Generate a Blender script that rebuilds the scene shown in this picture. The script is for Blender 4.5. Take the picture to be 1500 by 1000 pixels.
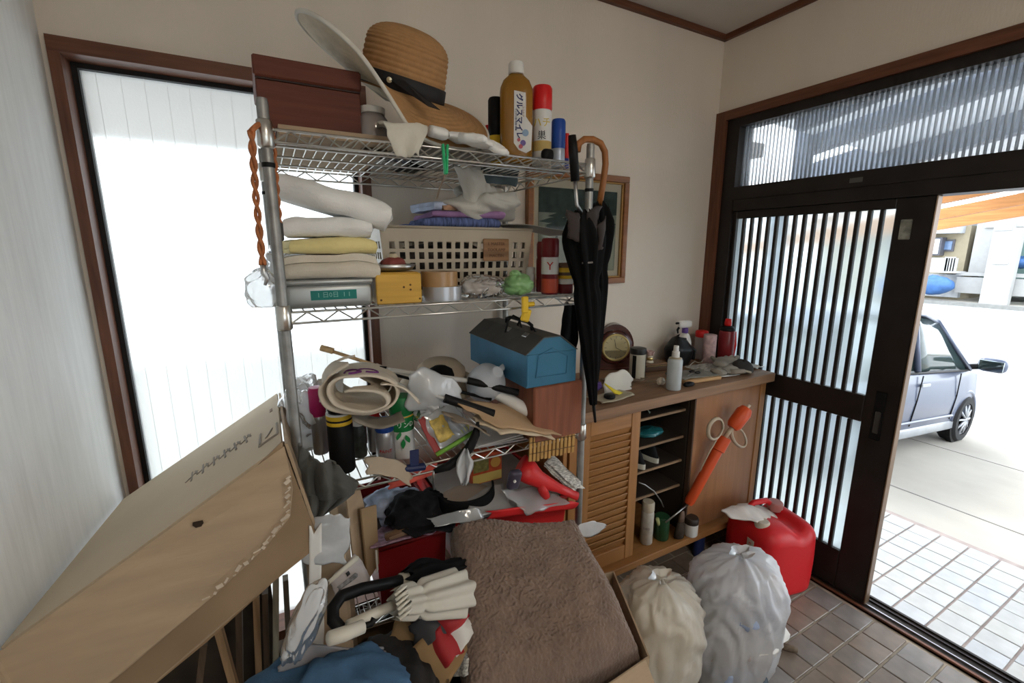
import bpy, bmesh, math, random
from mathutils import Vector, Matrix, Euler, noise as mn
# ---------------------------------------------------------------- camera, sky, light, exposure
SC = bpy.context.scene
for o in list(bpy.data.objects): bpy.data.objects.remove(o)
COL = SC.collection
CAMZ, FPX, PITCH, YAW = 1.62, 658.0, math.radians(11.54), math.radians(28.57)
cd = bpy.data.cameras.new('camera'); cam = bpy.data.objects.new('camera', cd); COL.objects.link(cam)
cd.sensor_width = 36.0; cd.lens = FPX / 1500 * 36; cd.clip_start = .02; cd.clip_end = 300
cam.location = (0, 0, CAMZ); cam.rotation_euler = (math.pi/2 - PITCH, 0, -YAW)
SC.camera = cam
w = bpy.data.worlds.new('overcast_sky'); SC.world = w; w.use_nodes = True
bg = w.node_tree.nodes['Background']
bg.inputs['Color'].default_value = (.86, .935, 1.0, 1); bg.inputs['Strength'].default_value = 2.7
sd = bpy.data.lights.new('hazy_sun', 'SUN'); sd.energy = 0.9; sd.angle = math.radians(12); sd.color = (1, .95, .88)
so = bpy.data.objects.new('hazy_sun', sd); COL.objects.link(so); so.rotation_euler = (math.radians(38), 0, math.radians(150))
SC.view_settings.view_transform = 'Standard'; SC.view_settings.look = 'None'
SC.view_settings.exposure = 1.0; SC.view_settings.gamma = 1.0; SC.view_settings.use_curve_mapping = False
SC.cycles.max_bounces = 10; SC.cycles.diffuse_bounces = 6; SC.cycles.transparent_max_bounces = 24
SC.cycles.sample_clamp_indirect = 6.0; SC.cycles.caustics_reflective = False; SC.cycles.caustics_refractive = True
# ---------------------------------------------------------------- helpers
R = math.radians
_f = Vector((math.sin(YAW)*math.cos(PITCH), math.cos(YAW)*math.cos(PITCH), -math.sin(PITCH)))
_r = Vector((math.cos(YAW), -math.sin(YAW), 0)); _u = _r.cross(_f)
def at(px, py, **k):
    """point of the real plane x=, y= or z= that the photograph shows at this pixel"""
    d = _r*((px-750)/FPX) + _u*((500-py)/FPX) + _f
    a, v = next(iter(k.items())); i = 'xyz'.index(a); c = Vector((0, 0, CAMZ))
    return c + d*((v - c[i])/d[i])
MATS = {}
def _n(nt, t, **k):
    n = nt.nodes.new(t)
    for a, b in k.items(): setattr(n, a, b)
    return n
def mat(name, col, rough=.6, metal=0, var=.12, scale=6, bump=0, bscale=80, spec=.4, stretch=(1,1,1), trans=0, coat=0, alpha=1, sheen=0, ior=1.45, detail=4, subs=0):
    if name in MATS: return MATS[name]
    m = bpy.data.materials.new(name); m.use_nodes = True; nt = m.node_tree; p = nt.nodes['Principled BSDF']
    tc = _n(nt, 'ShaderNodeTexCoord'); mp = _n(nt, 'ShaderNodeMapping'); mp.inputs['Scale'].default_value = stretch
    nt.links.new(tc.outputs['Object'], mp.inputs['Vector'])
    nz = _n(nt, 'ShaderNodeTexNoise'); nz.inputs['Scale'].default_value = scale; nz.inputs['Detail'].default_value = detail
    nt.links.new(mp.outputs[0], nz.inputs['Vector'])
    rp = _n(nt, 'ShaderNodeValToRGB'); e = rp.color_ramp.elements
    e[0].position = .3; e[1].position = .7
    e[0].color = tuple(max(0, c*(1-var)) for c in col) + (1,); e[1].color = tuple(min(1, c*(1+var)) for c in col) + (1,)
    nt.links.new(nz.outputs['Fac'], rp.inputs[0]); nt.links.new(rp.outputs[0], p.inputs['Base Color'])
    p.inputs['Roughness'].default_value = rough; p.inputs['Metallic'].default_value = metal
    p.inputs['Specular IOR Level'].default_value = spec; p.inputs['IOR'].default_value = ior
    p.inputs['Transmission Weight'].default_value = trans; p.inputs['Coat Weight'].default_value = coat
    p.inputs['Alpha'].default_value = alpha; p.inputs['Sheen Weight'].default_value = sheen
    if bump:
        n2 = _n(nt, 'ShaderNodeTexNoise'); n2.inputs['Scale'].default_value = bscale; n2.inputs['Detail'].default_value = 5
        nt.links.new(mp.outputs[0], n2.inputs['Vector'])
        b = _n(nt, 'ShaderNodeBump'); b.inputs['Strength'].default_value = bump; b.inputs['Distance'].default_value = .004
        nt.links.new(n2.outputs['Fac'], b.inputs['Height']); nt.links.new(b.outputs[0], p.inputs['Normal'])
    MATS[name] = m; return m
def wood(name, col, axis='x', rough=.5, scale=5, var=.3, coat=0.0):
    s = {'x': (1, 14, 14), 'y': (14, 1, 14), 'z': (14, 14, 1)}[axis]
    return mat(name, col, rough, var=var, scale=scale, bump=.15, bscale=12, stretch=s, coat=coat)
def film(name, col, t=.5, gloss=.25, rough=.2):
    """thin plastic film: part see-through, part milky, glossy"""
    if name in MATS: return MATS[name]
    m = bpy.data.materials.new(name); m.use_nodes = True; nt = m.node_tree; nt.nodes.remove(nt.nodes['Principled BSDF'])
    out = nt.nodes['Material Output']
    tr = _n(nt, 'ShaderNodeBsdfTransparent'); tl = _n(nt, 'ShaderNodeBsdfTranslucent'); df = _n(nt, 'ShaderNodeBsdfDiffuse'); gl = _n(nt, 'ShaderNodeBsdfGlossy')
    for n in (tl, df): n.inputs['Color'].default_value = (*col, 1)
    gl.inputs['Roughness'].default_value = rough
    tc = _n(nt, 'ShaderNodeTexCoord'); nz = _n(nt, 'ShaderNodeTexNoise'); nz.inputs['Scale'].default_value = 25; nt.links.new(tc.outputs['Object'], nz.inputs['Vector'])
    b = _n(nt, 'ShaderNodeBump'); b.inputs['Strength'].default_value = .5; b.inputs['Distance'].default_value = .01; nt.links.new(nz.outputs['Fac'], b.inputs['Height'])
    nt.links.new(b.outputs[0], gl.inputs['Normal']); nt.links.new(b.outputs[0], df.inputs['Normal'])
    m1 = _n(nt, 'ShaderNodeMixShader'); m1.inputs[0].default_value = .35; nt.links.new(df.outputs[0], m1.inputs[1]); nt.links.new(tl.outputs[0], m1.inputs[2])
    m2 = _n(nt, 'ShaderNodeMixShader'); m2.inputs[0].default_value = t; nt.links.new(m1.outputs[0], m2.inputs[1]); nt.links.new(tr.outputs[0], m2.inputs[2])
    lw = _n(nt, 'ShaderNodeFresnel'); lw.inputs['IOR'].default_value = 1.3
    ad = _n(nt, 'ShaderNodeMath', operation='MULTIPLY_ADD'); ad.inputs[1].default_value = .8; ad.inputs[2].default_value = gloss*.2; nt.links.new(lw.outputs[0], ad.inputs[0])
    m3 = _n(nt, 'ShaderNodeMixShader'); nt.links.new(ad.outputs[0], m3.inputs[0]); nt.links.new(m2.outputs[0], m3.inputs[1]); nt.links.new(gl.outputs[0], m3.inputs[2])
    nt.links.new(m3.outputs[0], out.inputs[0]); MATS[name] = m; return m
def frosted(name, col, clear=.3, rough=.35, lines=0):
    """frosted pane: scatters light, with a blurred view through it"""
    m = bpy.data.materials.new(name); m.use_nodes = True; nt = m.node_tree; nt.nodes.remove(nt.nodes['Principled BSDF'])
    out = nt.nodes['Material Output']
    tl = _n(nt, 'ShaderNodeBsdfTranslucent'); tl.inputs['Color'].default_value = (*col, 1)
    rf = _n(nt, 'ShaderNodeBsdfRefraction'); rf.inputs['Color'].default_value = (*col, 1); rf.inputs['Roughness'].default_value = rough; rf.inputs['IOR'].default_value = 1.12
    gl = _n(nt, 'ShaderNodeBsdfGlossy'); gl.inputs['Roughness'].default_value = .3
    tc = _n(nt, 'ShaderNodeTexCoord'); nz = _n(nt, 'ShaderNodeTexNoise'); nz.inputs['Scale'].default_value = 220; nt.links.new(tc.outputs['Object'], nz.inputs['Vector'])
    b = _n(nt, 'ShaderNodeBump'); b.inputs['Strength'].default_value = .25; b.inputs['Distance'].default_value = .002; nt.links.new(nz.outputs['Fac'], b.inputs['Height'])
    nt.links.new(b.outputs[0], rf.inputs['Normal']); nt.links.new(b.outputs[0], gl.inputs['Normal'])
    m1 = _n(nt, 'ShaderNodeMixShader'); m1.inputs[0].default_value = clear; nt.links.new(tl.outputs[0], m1.inputs[1]); nt.links.new(rf.outputs[0], m1.inputs[2])
    m2 = _n(nt, 'ShaderNodeMixShader'); m2.inputs[0].default_value = .06; nt.links.new(m1.outputs[0], m2.inputs[1]); nt.links.new(gl.outputs[0], m2.inputs[2])
    nt.links.new(m2.outputs[0], out.inputs[0]); MATS[name] = m; return m
def tag(o, label=None, cat=None, group=None, kind=None):
    for k, v in (('label', label), ('category', cat), ('group', group), ('kind', kind)):
        if v: o[k] = v
    return o
def link(o, parent=None):
    COL.objects.link(o)
    if parent: o.parent = parent
    return o
def T(name, label, cat, loc=(0,0,0), rot=(0,0,0), group=None, kind=None):
    o = bpy.data.objects.new(name, None); o.empty_display_size = .05; link(o)
    o.location = loc; o.rotation_euler = rot if hasattr(rot, '__len__') else (0, 0, rot)
    return tag(o, label, cat, group, kind)
def rotm(a, b=None):
    """matrix whose z axis points from a to b, at a"""
    a = Vector(a); d = (Vector(b)-a); return Matrix.Translation(a) @ d.to_track_quat('Z', 'Y').to_matrix().to_4x4()
class MB:
    def __init__(s): s.v = []; s.f = []
    def add(s, vs, fs, M=None):
        n = len(s.v); s.v += [tuple(M @ Vector(p)) if M else tuple(p) for p in vs]; s.f += [tuple(i+n for i in f) for f in fs]; return s
    def box(s, c, d, rot=None, M=None):
        x, y, z = (k/2 for k in d); q = [(-x,-y,-z),(x,-y,-z),(x,y,-z),(-x,y,-z),(-x,-y,z),(x,-y,z),(x,y,z),(-x,y,z)]
        m = Matrix.Translation(c)
        if rot is not None: m = m @ Euler(rot if hasattr(rot,'__len__') else (0,0,rot)).to_matrix().to_4x4()
        if M: m = M @ m
        return s.add(q, [(0,3,2,1),(4,5,6,7),(0,1,5,4),(1,2,6,5),(2,3,7,6),(3,0,4,7)], m)
    def b2(s, a, b):
        a, b = Vector(a), Vector(b); return s.box((a+b)/2, [abs(k) for k in (b-a)])
    def rbox(s, c, d, r=.01, seg=2, rot=None, M=None):
        bm = bmesh.new(); bmesh.ops.create_cube(bm, size=1)
        for v in bm.verts: v.co = Vector((v.co.x*d[0], v.co.y*d[1], v.co.z*d[2]))
        bmesh.ops.bevel(bm, geom=bm.edges[:], offset=r, segments=seg, affect='EDGES', profile=.5)
        m = Matrix.Translation(c)
        if rot is not None: m = m @ Euler(rot if hasattr(rot,'__len__') else (0,0,rot)).to_matrix().to_4x4()
        if M: m = M @ m
        bm.verts.index_update(); s.add([v.co[:] for v in bm.verts], [[v.index for v in f.verts] for f in bm.faces], m); bm.free(); return s
    def tube(s, pts, r, n=8, closed=False, caps=True, flat=1.0):
        P = [Vector(p) for p in pts]; N = len(P); rs = r if hasattr(r,'__len__') else [r]*N
        vs = []; up = None
        for i, p in enumerate(P):
            d = (P[(i+1) % N] - P[i-1]) if closed else (P[min(i+1,N-1)] - P[max(i-1,0)])
            if d.length < 1e-9: d = Vector((0,0,1))
            d.normalize()
            if up is None: up = d.orthogonal().normalized()
            up = (up - d*up.dot(d)); up = up.normalized() if up.length > 1e-6 else d.orthogonal().normalized()
            q = d.cross(up)
            for k in range(n):
                a = 2*math.pi*k/n; vs.append(p + (up*math.cos(a) + q*math.sin(a)*flat)*rs[i])
        fs = []
        for i in range(N if closed else N-1):
            for k in range(n):
                j = (i+1) % N; fs.append((i*n+k, i*n+(k+1)%n, j*n+(k+1)%n, j*n+k))
        if caps and not closed: fs += [tuple(reversed(range(n))), tuple(range((N-1)*n, N*n))]
        return s.add(vs, fs)
    def lathe(s, prof, n=20, M=None, sq=None):
        vs = []; fs = []
        for r, z in prof:
            for k in range(n):
                a = 2*math.pi*(k+.5)/n; x, y = math.cos(a), math.sin(a)
                if sq: m = (abs(x)**sq+abs(y)**sq)**(-1/sq); x, y = x*m, y*m
                vs.append((r*x, r*y, z))
        L = len(prof)
        for i in range(L-1):
            for k in range(n): fs.append((i*n+k, i*n+(k+1)%n, (i+1)*n+(k+1)%n, (i+1)*n+k))
        if prof[0][0] > 1e-6: fs.append(tuple(reversed(range(n))))
        if prof[-1][0] > 1e-6: fs.append(tuple(range((L-1)*n, L*n)))
        return s.add(vs, fs, M)
    def prism(s, poly, h, M=None):
        n = len(poly); vs = [(x,y,0) for x,y in poly] + [(x,y,h) for x,y in poly]
        return s.add(vs, [tuple(reversed(range(n))), tuple(range(n,2*n))] + [(i,(i+1)%n,n+(i+1)%n,n+i) for i in range(n)], M)
    def grid(s, fn, nu, nv, cu=False, cv=False, M=None):
        vs = [fn(i/(nu if cu else nu-1), j/(nv if cv else nv-1)) for i in range(nu) for j in range(nv)]; fs = []
        for i in range(nu if cu else nu-1):
            for j in range(nv if cv else nv-1):
                a, b = (i+1) % nu, (j+1) % nv; fs.append((i*nv+j, a*nv+j, a*nv+b, i*nv+b))
        return s.add(vs, fs, M)
    def build(s, name, m, parent=None, smooth=False, label=None, cat=None, group=None, kind=None, loc=None, rot=None, thick=0, sub=0, angle=None):
        me = bpy.data.meshes.new(name); me.from_pydata(s.v, [], s.f); me.materials.append(m if not isinstance(m, str) else MATS[m])
        if smooth:
            me.polygons.foreach_set('use_smooth', [True]*len(me.polygons))
            if angle: me.set_sharp_from_angle(angle=R(angle))
        o = bpy.data.objects.new(name, me); link(o, parent)
        if loc is not None: o.location = loc
        if rot is not None: o.rotation_euler = rot if hasattr(rot,'__len__') else (0,0,rot)
        if thick: q = o.modifiers.new('thickness', 'SOLIDIFY'); q.thickness = thick; q.offset = 0
        if sub: q = o.modifiers.new('smooth', 'SUBSURF'); q.levels = q.render_levels = sub
        return tag(o, label, cat, group, kind)
def dup(o, parent=None, loc=None, rot=None, label=None):
    c = o.copy(); link(c, parent)
    if loc is not None: c.location = loc
    if rot is not None: c.rotation_euler = rot if hasattr(rot,'__len__') else (0,0,rot)
    if label: c['label'] = label
    for ch in [x for x in o.children]:
        dup(ch, c)
    return c
def fn3(p, s, seed=0): return mn.noise(Vector(p)*s + Vector((seed*7.31, seed*3.17, seed*1.93)))
def ridge(p, s, seed=0): return 1 - abs(fn3(p, s, seed))*2
def lerp(a, b, t): return a + (b-a)*t
def text(name, body, size, m, parent, M, cyl=0, extr=.0004, align='CENTER', sx=1.0, bold=0):
    """flat lettering as a thin mesh; cyl > 0 wraps it round a can of that radius (local z up, facing -y)"""
    cu = bpy.data.curves.new(name, 'FONT'); cu.body = body; cu.size = size; cu.align_x = align; cu.align_y = 'CENTER'; cu.extrude = extr; cu.offset = bold
    cu.resolution_u = 2
    ob = bpy.data.objects.new(name, cu); COL.objects.link(ob)
    me = bpy.data.meshes.new_from_object(ob.evaluated_get(bpy.context.evaluated_depsgraph_get())); bpy.data.objects.remove(ob)
    me.name = name
    for v in me.vertices:
        x, y, z = v.co.x*sx, v.co.y, v.co.z
        if cyl: a = x/cyl; v.co = (math.sin(a)*(cyl+z+.0004), -math.cos(a)*(cyl+z+.0004), y)
        else: v.co = (x, -z-.0004, y)
    me.transform(M); me.materials.clear(); me.materials.append(m if not isinstance(m, str) else MATS[m])
    o = bpy.data.objects.new(name, me); link(o, parent); return o
def Tm(x=0, y=0, z=0): return Matrix.Translation((x, y, z))
def wallmesh(us, vs_, holes, fn, t):
    """slab with rectangular holes; us, vs_: cut lines; holes: set of (i,j) left open; fn(u,v,w)->point"""
    b = MB(); nu, nv = len(us), len(vs_); idx = lambda i,j,k: (i*nv+j)*2+k
    b.v = [fn(us[i], vs_[j], k*t) for i in range(nu) for j in range(nv) for k in (0,1)]
    S = lambda i,j: 0 <= i < nu-1 and 0 <= j < nv-1 and (i,j) not in holes
    for i in range(nu-1):
        for j in range(nv-1):
            if not S(i,j): continue
            b.f += [(idx(i,j,0),idx(i+1,j,0),idx(i+1,j+1,0),idx(i,j+1,0)), (idx(i,j,1),idx(i,j+1,1),idx(i+1,j+1,1),idx(i+1,j,1))]
            if not S(i-1,j): b.f.append((idx(i,j,0),idx(i,j+1,0),idx(i,j+1,1),idx(i,j,1)))
            if not S(i+1,j): b.f.append((idx(i+1,j,0),idx(i+1,j,1),idx(i+1,j+1,1),idx(i+1,j+1,0)))
            if not S(i,j-1): b.f.append((idx(i,j,0),idx(i,j,1),idx(i+1,j,1),idx(i+1,j,0)))
            if not S(i,j+1): b.f.append((idx(i,j+1,0),idx(i+1,j+1,0),idx(i+1,j+1,1),idx(i,j+1,1)))
    return b
# ---------------------------------------------------------------- shared materials
M_wall = mat('wallpaper_beige', (.70, .63, .54), .85, var=.05, scale=3, bump=.25, bscale=160, stretch=(1,1,.25))
M_wallL = mat('wallpaper_pale', (.78, .795, .795), .85, var=.05, scale=40, bump=.35, bscale=120, stretch=(1,1,.12))  # left wall paler and bluer: daylight from the door put into its colour
M_ceil = mat('ceiling_board', (.62, .58, .53), .9, var=.05, scale=4, bump=.2, bscale=120)
M_trim = wood('reddish_trim', (.13, .048, .025), 'z', .45)
M_trimx = wood('reddish_trim_x', (.13, .048, .025), 'x', .45)
M_trimy = wood('reddish_trim_y', (.13, .048, .025), 'y', .45)
M_alu = mat('bronze_aluminium', (.022, .017, .015), .42, metal=.3, var=.25, scale=9, bump=.05)
M_alud = mat('dark_gasket', (.012, .011, .011), .7)
M_chrome = mat('chrome_wire', (.62, .61, .58), .28, metal=1, var=.12, scale=20)
M_white = mat('white_cotton', (.80, .80, .78), .9, var=.06, scale=14, bump=.35, bscale=220, sheen=.2)
M_black = mat('black_plastic', (.006, .006, .0065), .5, var=.2, spec=.22)
M_card = mat('corrugated_cardboard', (.40, .295, .195), .85, var=.10, scale=5, bump=.12, bscale=40, stretch=(1,6,6))
M_paper = mat('white_paper', (.70, .69, .66), .8, var=.06, scale=9)
M_steel = mat('brushed_steel', (.5, .5, .5), .35, metal=1, var=.1)
M_white_pl = mat('white_plastic', (.72, .71, .68), .4, var=.05)
M_red_pl = mat('red_plastic', (.55, .02, .022), .38, var=.08)
FILL_LAMP = 21.0  # strength of the added, unseen hall fill lamp
XD, YB, XL, YR, ZC = 2.272, 1.80, -.475, -2.6, 2.732
# ================================================================ the room shell
# back wall with the tall frosted window
wx0, wx1, wz0, wz1 = -.455, .372, .10, 2.18
wallmesh([XL-.1, wx0, wx1, XD+.12], [-.02, wz0, wz1, ZC+.05], {(1,1)}, lambda u,v,k: (u, YB+k, v), .11).build('wall_back', M_wall, kind='structure')
wallmesh([YR-.1, YB], [-.02, ZC+.05], set(), lambda u,v,k: (XL-k, u, v), .1).build('wall_left', M_wallL, kind='structure')
DY0, DY1, DZ1 = -.20, 1.745, 2.335
wallmesh([YR-.1, DY0, DY1, YB], [-.02, .0, DZ1, ZC+.05], {(1,1)}, lambda u,v,k: (XD+k, u, v), .12).build('wall_right', M_wall, kind='structure')
wallmesh([XL-.1, -.1, 1.9, XD+.12], [-.02, .9, 2.2, ZC+.05], {(1,1)}, lambda u,v,k: (u, YR-k, v), .1).build('wall_rear', M_wall, kind='structure')
MB().b2((XL-.1, YR-.1, ZC), (XD+.12, YB+.11, ZC+.06)).build('ceiling', M_ceil, kind='structure')
MB().b2((XL, YB-.02, ZC-.028), (XD, YB, ZC)).build('trim_1', M_trimx, kind='structure')
MB().b2((XD-.02, YR, ZC-.028), (XD, YB, ZC)).build('trim_2', M_trimy, kind='structure')
MB().b2((XL, YR, ZC-.028), (XL+.02, YB, ZC)).build('trim_3', M_trimy, kind='structure')
# the frosted window
M_frost = frosted('frosted_glass', (.66, .675, .67), .55, .36)
W1 = T('window_1', 'tall frosted window with reddish wooden frame behind the shelf', None, ((wx0+wx1)/2, YB, wz0), kind='structure')
def wpart(name, a, b, m, parent=W1):
    o = MB().b2(a, b).build(name, m, parent); o.location = -parent.location; return o
fw = .045
wpart('frame_jamb', (wx0-.006, YB-.015, wz0-.006), (wx0+fw*.45, YB+.10, wz1-.03), M_trim)
wpart('frame_jamb', (wx1-fw*.6, YB-.015, wz0-.006), (wx1+.006, YB+.10, wz1-.03), M_trim)
wpart('frame_head', (wx0-.006, YB-.015, wz1-.03), (wx1+.006, YB+.10, wz1+.01), M_trimx)
wpart('window_sill', (wx0-.006, YB-.02, wz0-.01), (wx1+.006, YB+.10, wz0+.03), M_trimx)
for a, b in (((wx0+.02, YB+.06, wz0+.03), (wx0+.034, YB+.10, wz1-.03)), ((wx1-.041, YB+.06, wz0+.03), (wx1-.027, YB+.10, wz1-.03)), ((wx0+.034, YB+.06, wz1-.044), (wx1-.041, YB+.10, wz1-.03))):
    wpart('gasket', a, b, M_alud)
def panequad(P, m, parent):
    o = MB().add(P, [(0,1,2,3)]).build('pane', m, parent); o.location = -parent.location; return o
pane = panequad([(wx0+.03, YB+.08, wz0+.02), (wx1-.03, YB+.08, wz0+.02), (wx1-.03, YB+.08, wz1-.035), (wx0+.03, YB+.08, wz1-.035)], M_frost, W1)
wire = MB().box((0,0,0), (.0007, .001, wz1-wz0-.08)).build('pane_wire', mat('pane_wire', (.75,.76,.76), .6), pane, loc=(wx0+.07, YB+.0765, (wz0+wz1)/2))
for k in range(1, 19):
    x = wx0+.07+k*.057
    if x < wx1-.04:
        dup(wire, pane, (x, YB+.0765, (wz0+wz1)/2))
# door wall frame: reddish trim on the room side, dark metal inside it
MB().b2((XD-.018, DY1-.01, 0), (XD+.02, YB-.002, DZ1+.012)).build('trim_4', M_trim, kind='structure')
MB().b2((XD-.018, DY0-.05, DZ1-.035), (XD+.02, DY1-.01, DZ1+.012)).build('trim_5', M_trimy, kind='structure')
MB().b2((XD-.018, DY0-.06, 0), (XD+.02, DY0, DZ1-.035)).build('trim_6', M_trim, kind='structure')
D1 = T('door_1', 'dark bronze sliding entrance door with slatted frosted glass', None, (XD, 1.2, 0), kind='structure')
def dp(name, a, b, m, parent=D1):
    o = MB().rbox([(p+q)/2 for p,q in zip(a,b)], [abs(q-p) for p,q in zip(a,b)], .003, 1).build(name, m, parent); o.location = -D1.location if parent is D1 else (0,0,0); return o
FR = T('window_2', 'long ribbed glass transom over the entrance door', None, (XD, 1.0, 1.95), kind='structure')
def fp(name, a, b, m):
    o = MB().b2(a, b).build(name, m, FR); o.location = -FR.location; return o
fp('frame_head', (XD, DY0, 2.258), (XD+.11, DY1-.01, 2.302), M_alu)
fp('frame_jamb', (XD, 1.662, 0), (XD+.11, DY1-.01, 2.258), M_alu)
fp('frame_jamb', (XD, DY0, 0), (XD+.11, DY0+.05, 2.258), M_alu)
fp('frame_rail', (XD-.004, DY0+.05, 1.885), (XD+.11, 1.662, 1.950), M_alu)
fp('frame_rail', (XD+.004, DY0+.05, 1.826), (XD+.11, 1.662, 1.885), M_alu)
M_rib = film('ribbed_glass', (.75, .86, .98), .80, .2, .1)
M_ribd = film('ribbed_glass_edge', (.62, .72, .82), .38, .4, .15)
fp('pane', (XD+.05, DY0+.05, 1.95), (XD+.054, 1.662, 2.258), M_rib)
b = MB(); y = DY0+.06
while y < 1.66:
    b.lathe([(.0052, 0), (.0052, .308)], 6, Tm(XD+.05, y, 1.95)); y += .0195
o = b.build('glass_ribs', M_ribd, FR, smooth=True, kind='stuff'); o.location = -FR.location
# sliding leaf
LY0, LY1, LZ1 = .80, 1.70, 1.826
XA, XB = XD+.018, XD+.055
dp('stile', (XA, LY0, .012), (XB, LY0+.125, LZ1), M_alu)
dp('stile', (XA, 1.662-.02, .012), (XB, LY1, LZ1), M_alu)
dp('rail', (XA, LY0+.125, 1.785), (XB, 1.642, LZ1), M_alu)
dp('rail', (XA-.002, LY0+.125, .862), (XB, 1.642, .985), M_alu)
dp('rail', (XA, LY0+.125, .012), (XB, 1.642, .205), M_alu)
M_dg = frosted('door_glass', (.62, .71, .74), .6, .3)
for z0, z1 in ((.985, 1.785), (.205, .862)): panequad([(XA+.019, LY0+.12, z0), (XA+.019, LY0+.12, z1), (XA+.019, 1.645, z1), (XA+.019, 1.645, z0)], M_dg, D1)
sl = None
for z0, z1 in ((.985, 1.785), (.205, .862)):
    me = MB().rbox((0,0,0), (.02, .0165, z1-z0), .003, 1)
    o = me.build('slat', M_alu, D1); n = 15
    for k in range(n):
        y = LY0+.125 + (k+1)*(1.642-LY0-.125)/(n+1)
        q = o if k == 0 else dup(o, D1)
        q.location = Vector((XA+.006, y, (z0+z1)/2)) - D1.location
dp('edge_strip', (XA-.004, LY0-.006, .012), (XB+.002, LY0, LZ1), mat('edge_metal', (.16,.10,.06), .4, metal=.6))
pl = dp('pull_plate', (XA-.003, LY0+.045, .80), (XA, LY0+.085, 1.02), M_black)
dp('pull_recess', (XA-.0045, LY0+.055, .83), (XA-.003, LY0+.075, .93), mat('recess', (.05,.045,.04), .5), D1)
dp('sticker', (XA-.0012, LY0+.062, 1.66), (XA, LY0+.10, 1.74), mat('worn_sticker', (.22,.22,.19), .7, var=.5, scale=40))
fp('sticker', (XD-.005, 1.05, 1.903), (XD-.004, 1.10, 1.923), mat('grey_sticker', (.09,.085,.08), .7))
# threshold rails
th = T('trim_7', 'metal sliding track set into the doorway floor', None, (XD, .8, 0), kind='structure')
for x0, x1, z, m in ((XD-.012, XD+.112, .004, M_alu), (XD-.012, XD, .012, M_trimy), (XD+.028, XD+.034, .012, M_steel), (XD+.072, XD+.078, .012, M_alu), (XD+.1, XD+.112, .012, M_alu)):
    o = MB().b2((x0, DY0, -.005), (x1, 1.70, z)).build('track_rail', m, th); o.location = -th.location
# floor slab, tiled; nearest visible tiles are single pieces
M_grout = mat('sandy_grout', (.40, .34, .27), .9, var=.25, scale=18, bump=.2)
fl = MB().b2((XL-.1, YR-.1, -.06), (XD, YB, -.007)).build('floor', M_grout, kind='structure')
TM = [mat('floor_tile_%s' % n, c, .26, var=.16, scale=14, bump=.1, bscale=60, detail=8) for n, c in (('brown', (.215,.170,.135)), ('tan', (.245,.195,.155)), ('grey', (.225,.195,.170)), ('slate', (.235,.215,.20)))]
def tiles(parent, x0, x1, y0, y1, px, py, gx, gy, mats, rnd, ztop=0.0, name='tile'):
    protos = [MB().rbox((0,0,0), (px-gx, py-gy, .012), .002, 1).build(name, m, parent) for m in mats]; used = set()
    x = x0 + px/2
    while x < x1 - px*.3:
        y = y0 + py/2
        while y < y1 - py*.3:
            k = rnd.randrange(len(mats)); o = protos[k]
            if k in used: o = dup(o, parent)
            used.add(k); o.location = Vector((x, y, ztop-.006+rnd.uniform(-.0007,.0007))) - parent.location; o.rotation_euler = (rnd.uniform(-.003,.003), rnd.uniform(-.003,.003), 0)
            y += py
        x += px
    for k, o in enumerate(protos):
        if k not in used: bpy.data.objects.remove(o)
rnd = random.Random(3)
TY = .611-.1215*7
tiles(fl, 2.24-.1195*10, 2.25, TY, TY+.1215*14, .1195, .1215, .004, .009, TM, rnd)
def brickmat(name, c1, c2, cm, w, h):
    m = bpy.data.materials.new(name); m.use_nodes = True; nt = m.node_tree; p = nt.nodes['Principled BSDF']
    tc = _n(nt, 'ShaderNodeTexCoord'); bt = _n(nt, 'ShaderNodeTexBrick'); bt.offset = 0; bt.inputs['Scale'].default_value = 1
    bt.inputs['Brick Width'].default_value = w; bt.inputs['Row Height'].default_value = h; bt.inputs['Mortar Size'].default_value = .004
    for k, c in (('Color1', c1), ('Color2', c2), ('Mortar', cm)): bt.inputs[k].default_value = (*c, 1)
    nt.links.new(tc.outputs['Object'], bt.inputs['Vector']); nt.links.new(bt.outputs['Color'], p.inputs['Base Color']); p.inputs['Roughness'].default_value = .4
    MATS[name] = m; return m
brickmat('far_tiles', (.21,.165,.13), (.25,.22,.19), (.4,.34,.27), .1195, .1215)
MB().b2((XL, YR, -.008), (2.24-.1195*10, YB, -.001)).build('tile_field', 'far_tiles', fl, kind='stuff')
MB().b2((2.24-.1195*10, TY+.1215*14, -.008), (XD-.01, YB, -.001)).build('tile_field', 'far_tiles', fl, kind='stuff')
MB().b2((2.24-.1195*10, YR, -.008), (XD-.01, TY, -.001)).build('tile_field', 'far_tiles', fl, kind='stuff')
# raised hall floor the photographer stands on, behind the picture
MB().b2((XL, YR, 0), (XD-.3, -.25, .18)).build('hall_step', wood('hall_boards', (.25,.14,.07), 'x'), kind='structure')
# ================================================================ outside: porch, drive, street
GZ = -.35
PT = [mat('porch_tile_%s' % n, c, .35, var=.14, scale=9, bump=.08, bscale=50, detail=8) for n, c in (('ash', (.44,.44,.435)), ('blue_grey', (.43,.44,.455)), ('cream', (.455,.45,.435)))]
porch = MB().b2((XD+.12, -1.4, GZ-.05), (3.345, 1.46, -.006)).build('porch_floor', mat('porch_grout', (.36,.30,.28), .9, var=.15, scale=20), kind='structure')
tiles(porch, XD+.112, 3.35, TY-.1215*2, TY+.1215*14.5, .1145, .1215, .0045, .0095, PT, random.Random(9), .001)
M_conc = mat('drive_concrete', (.40, .37, .325), .85, var=.12, scale=1.3, bump=.2, bscale=30, detail=8)
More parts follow.
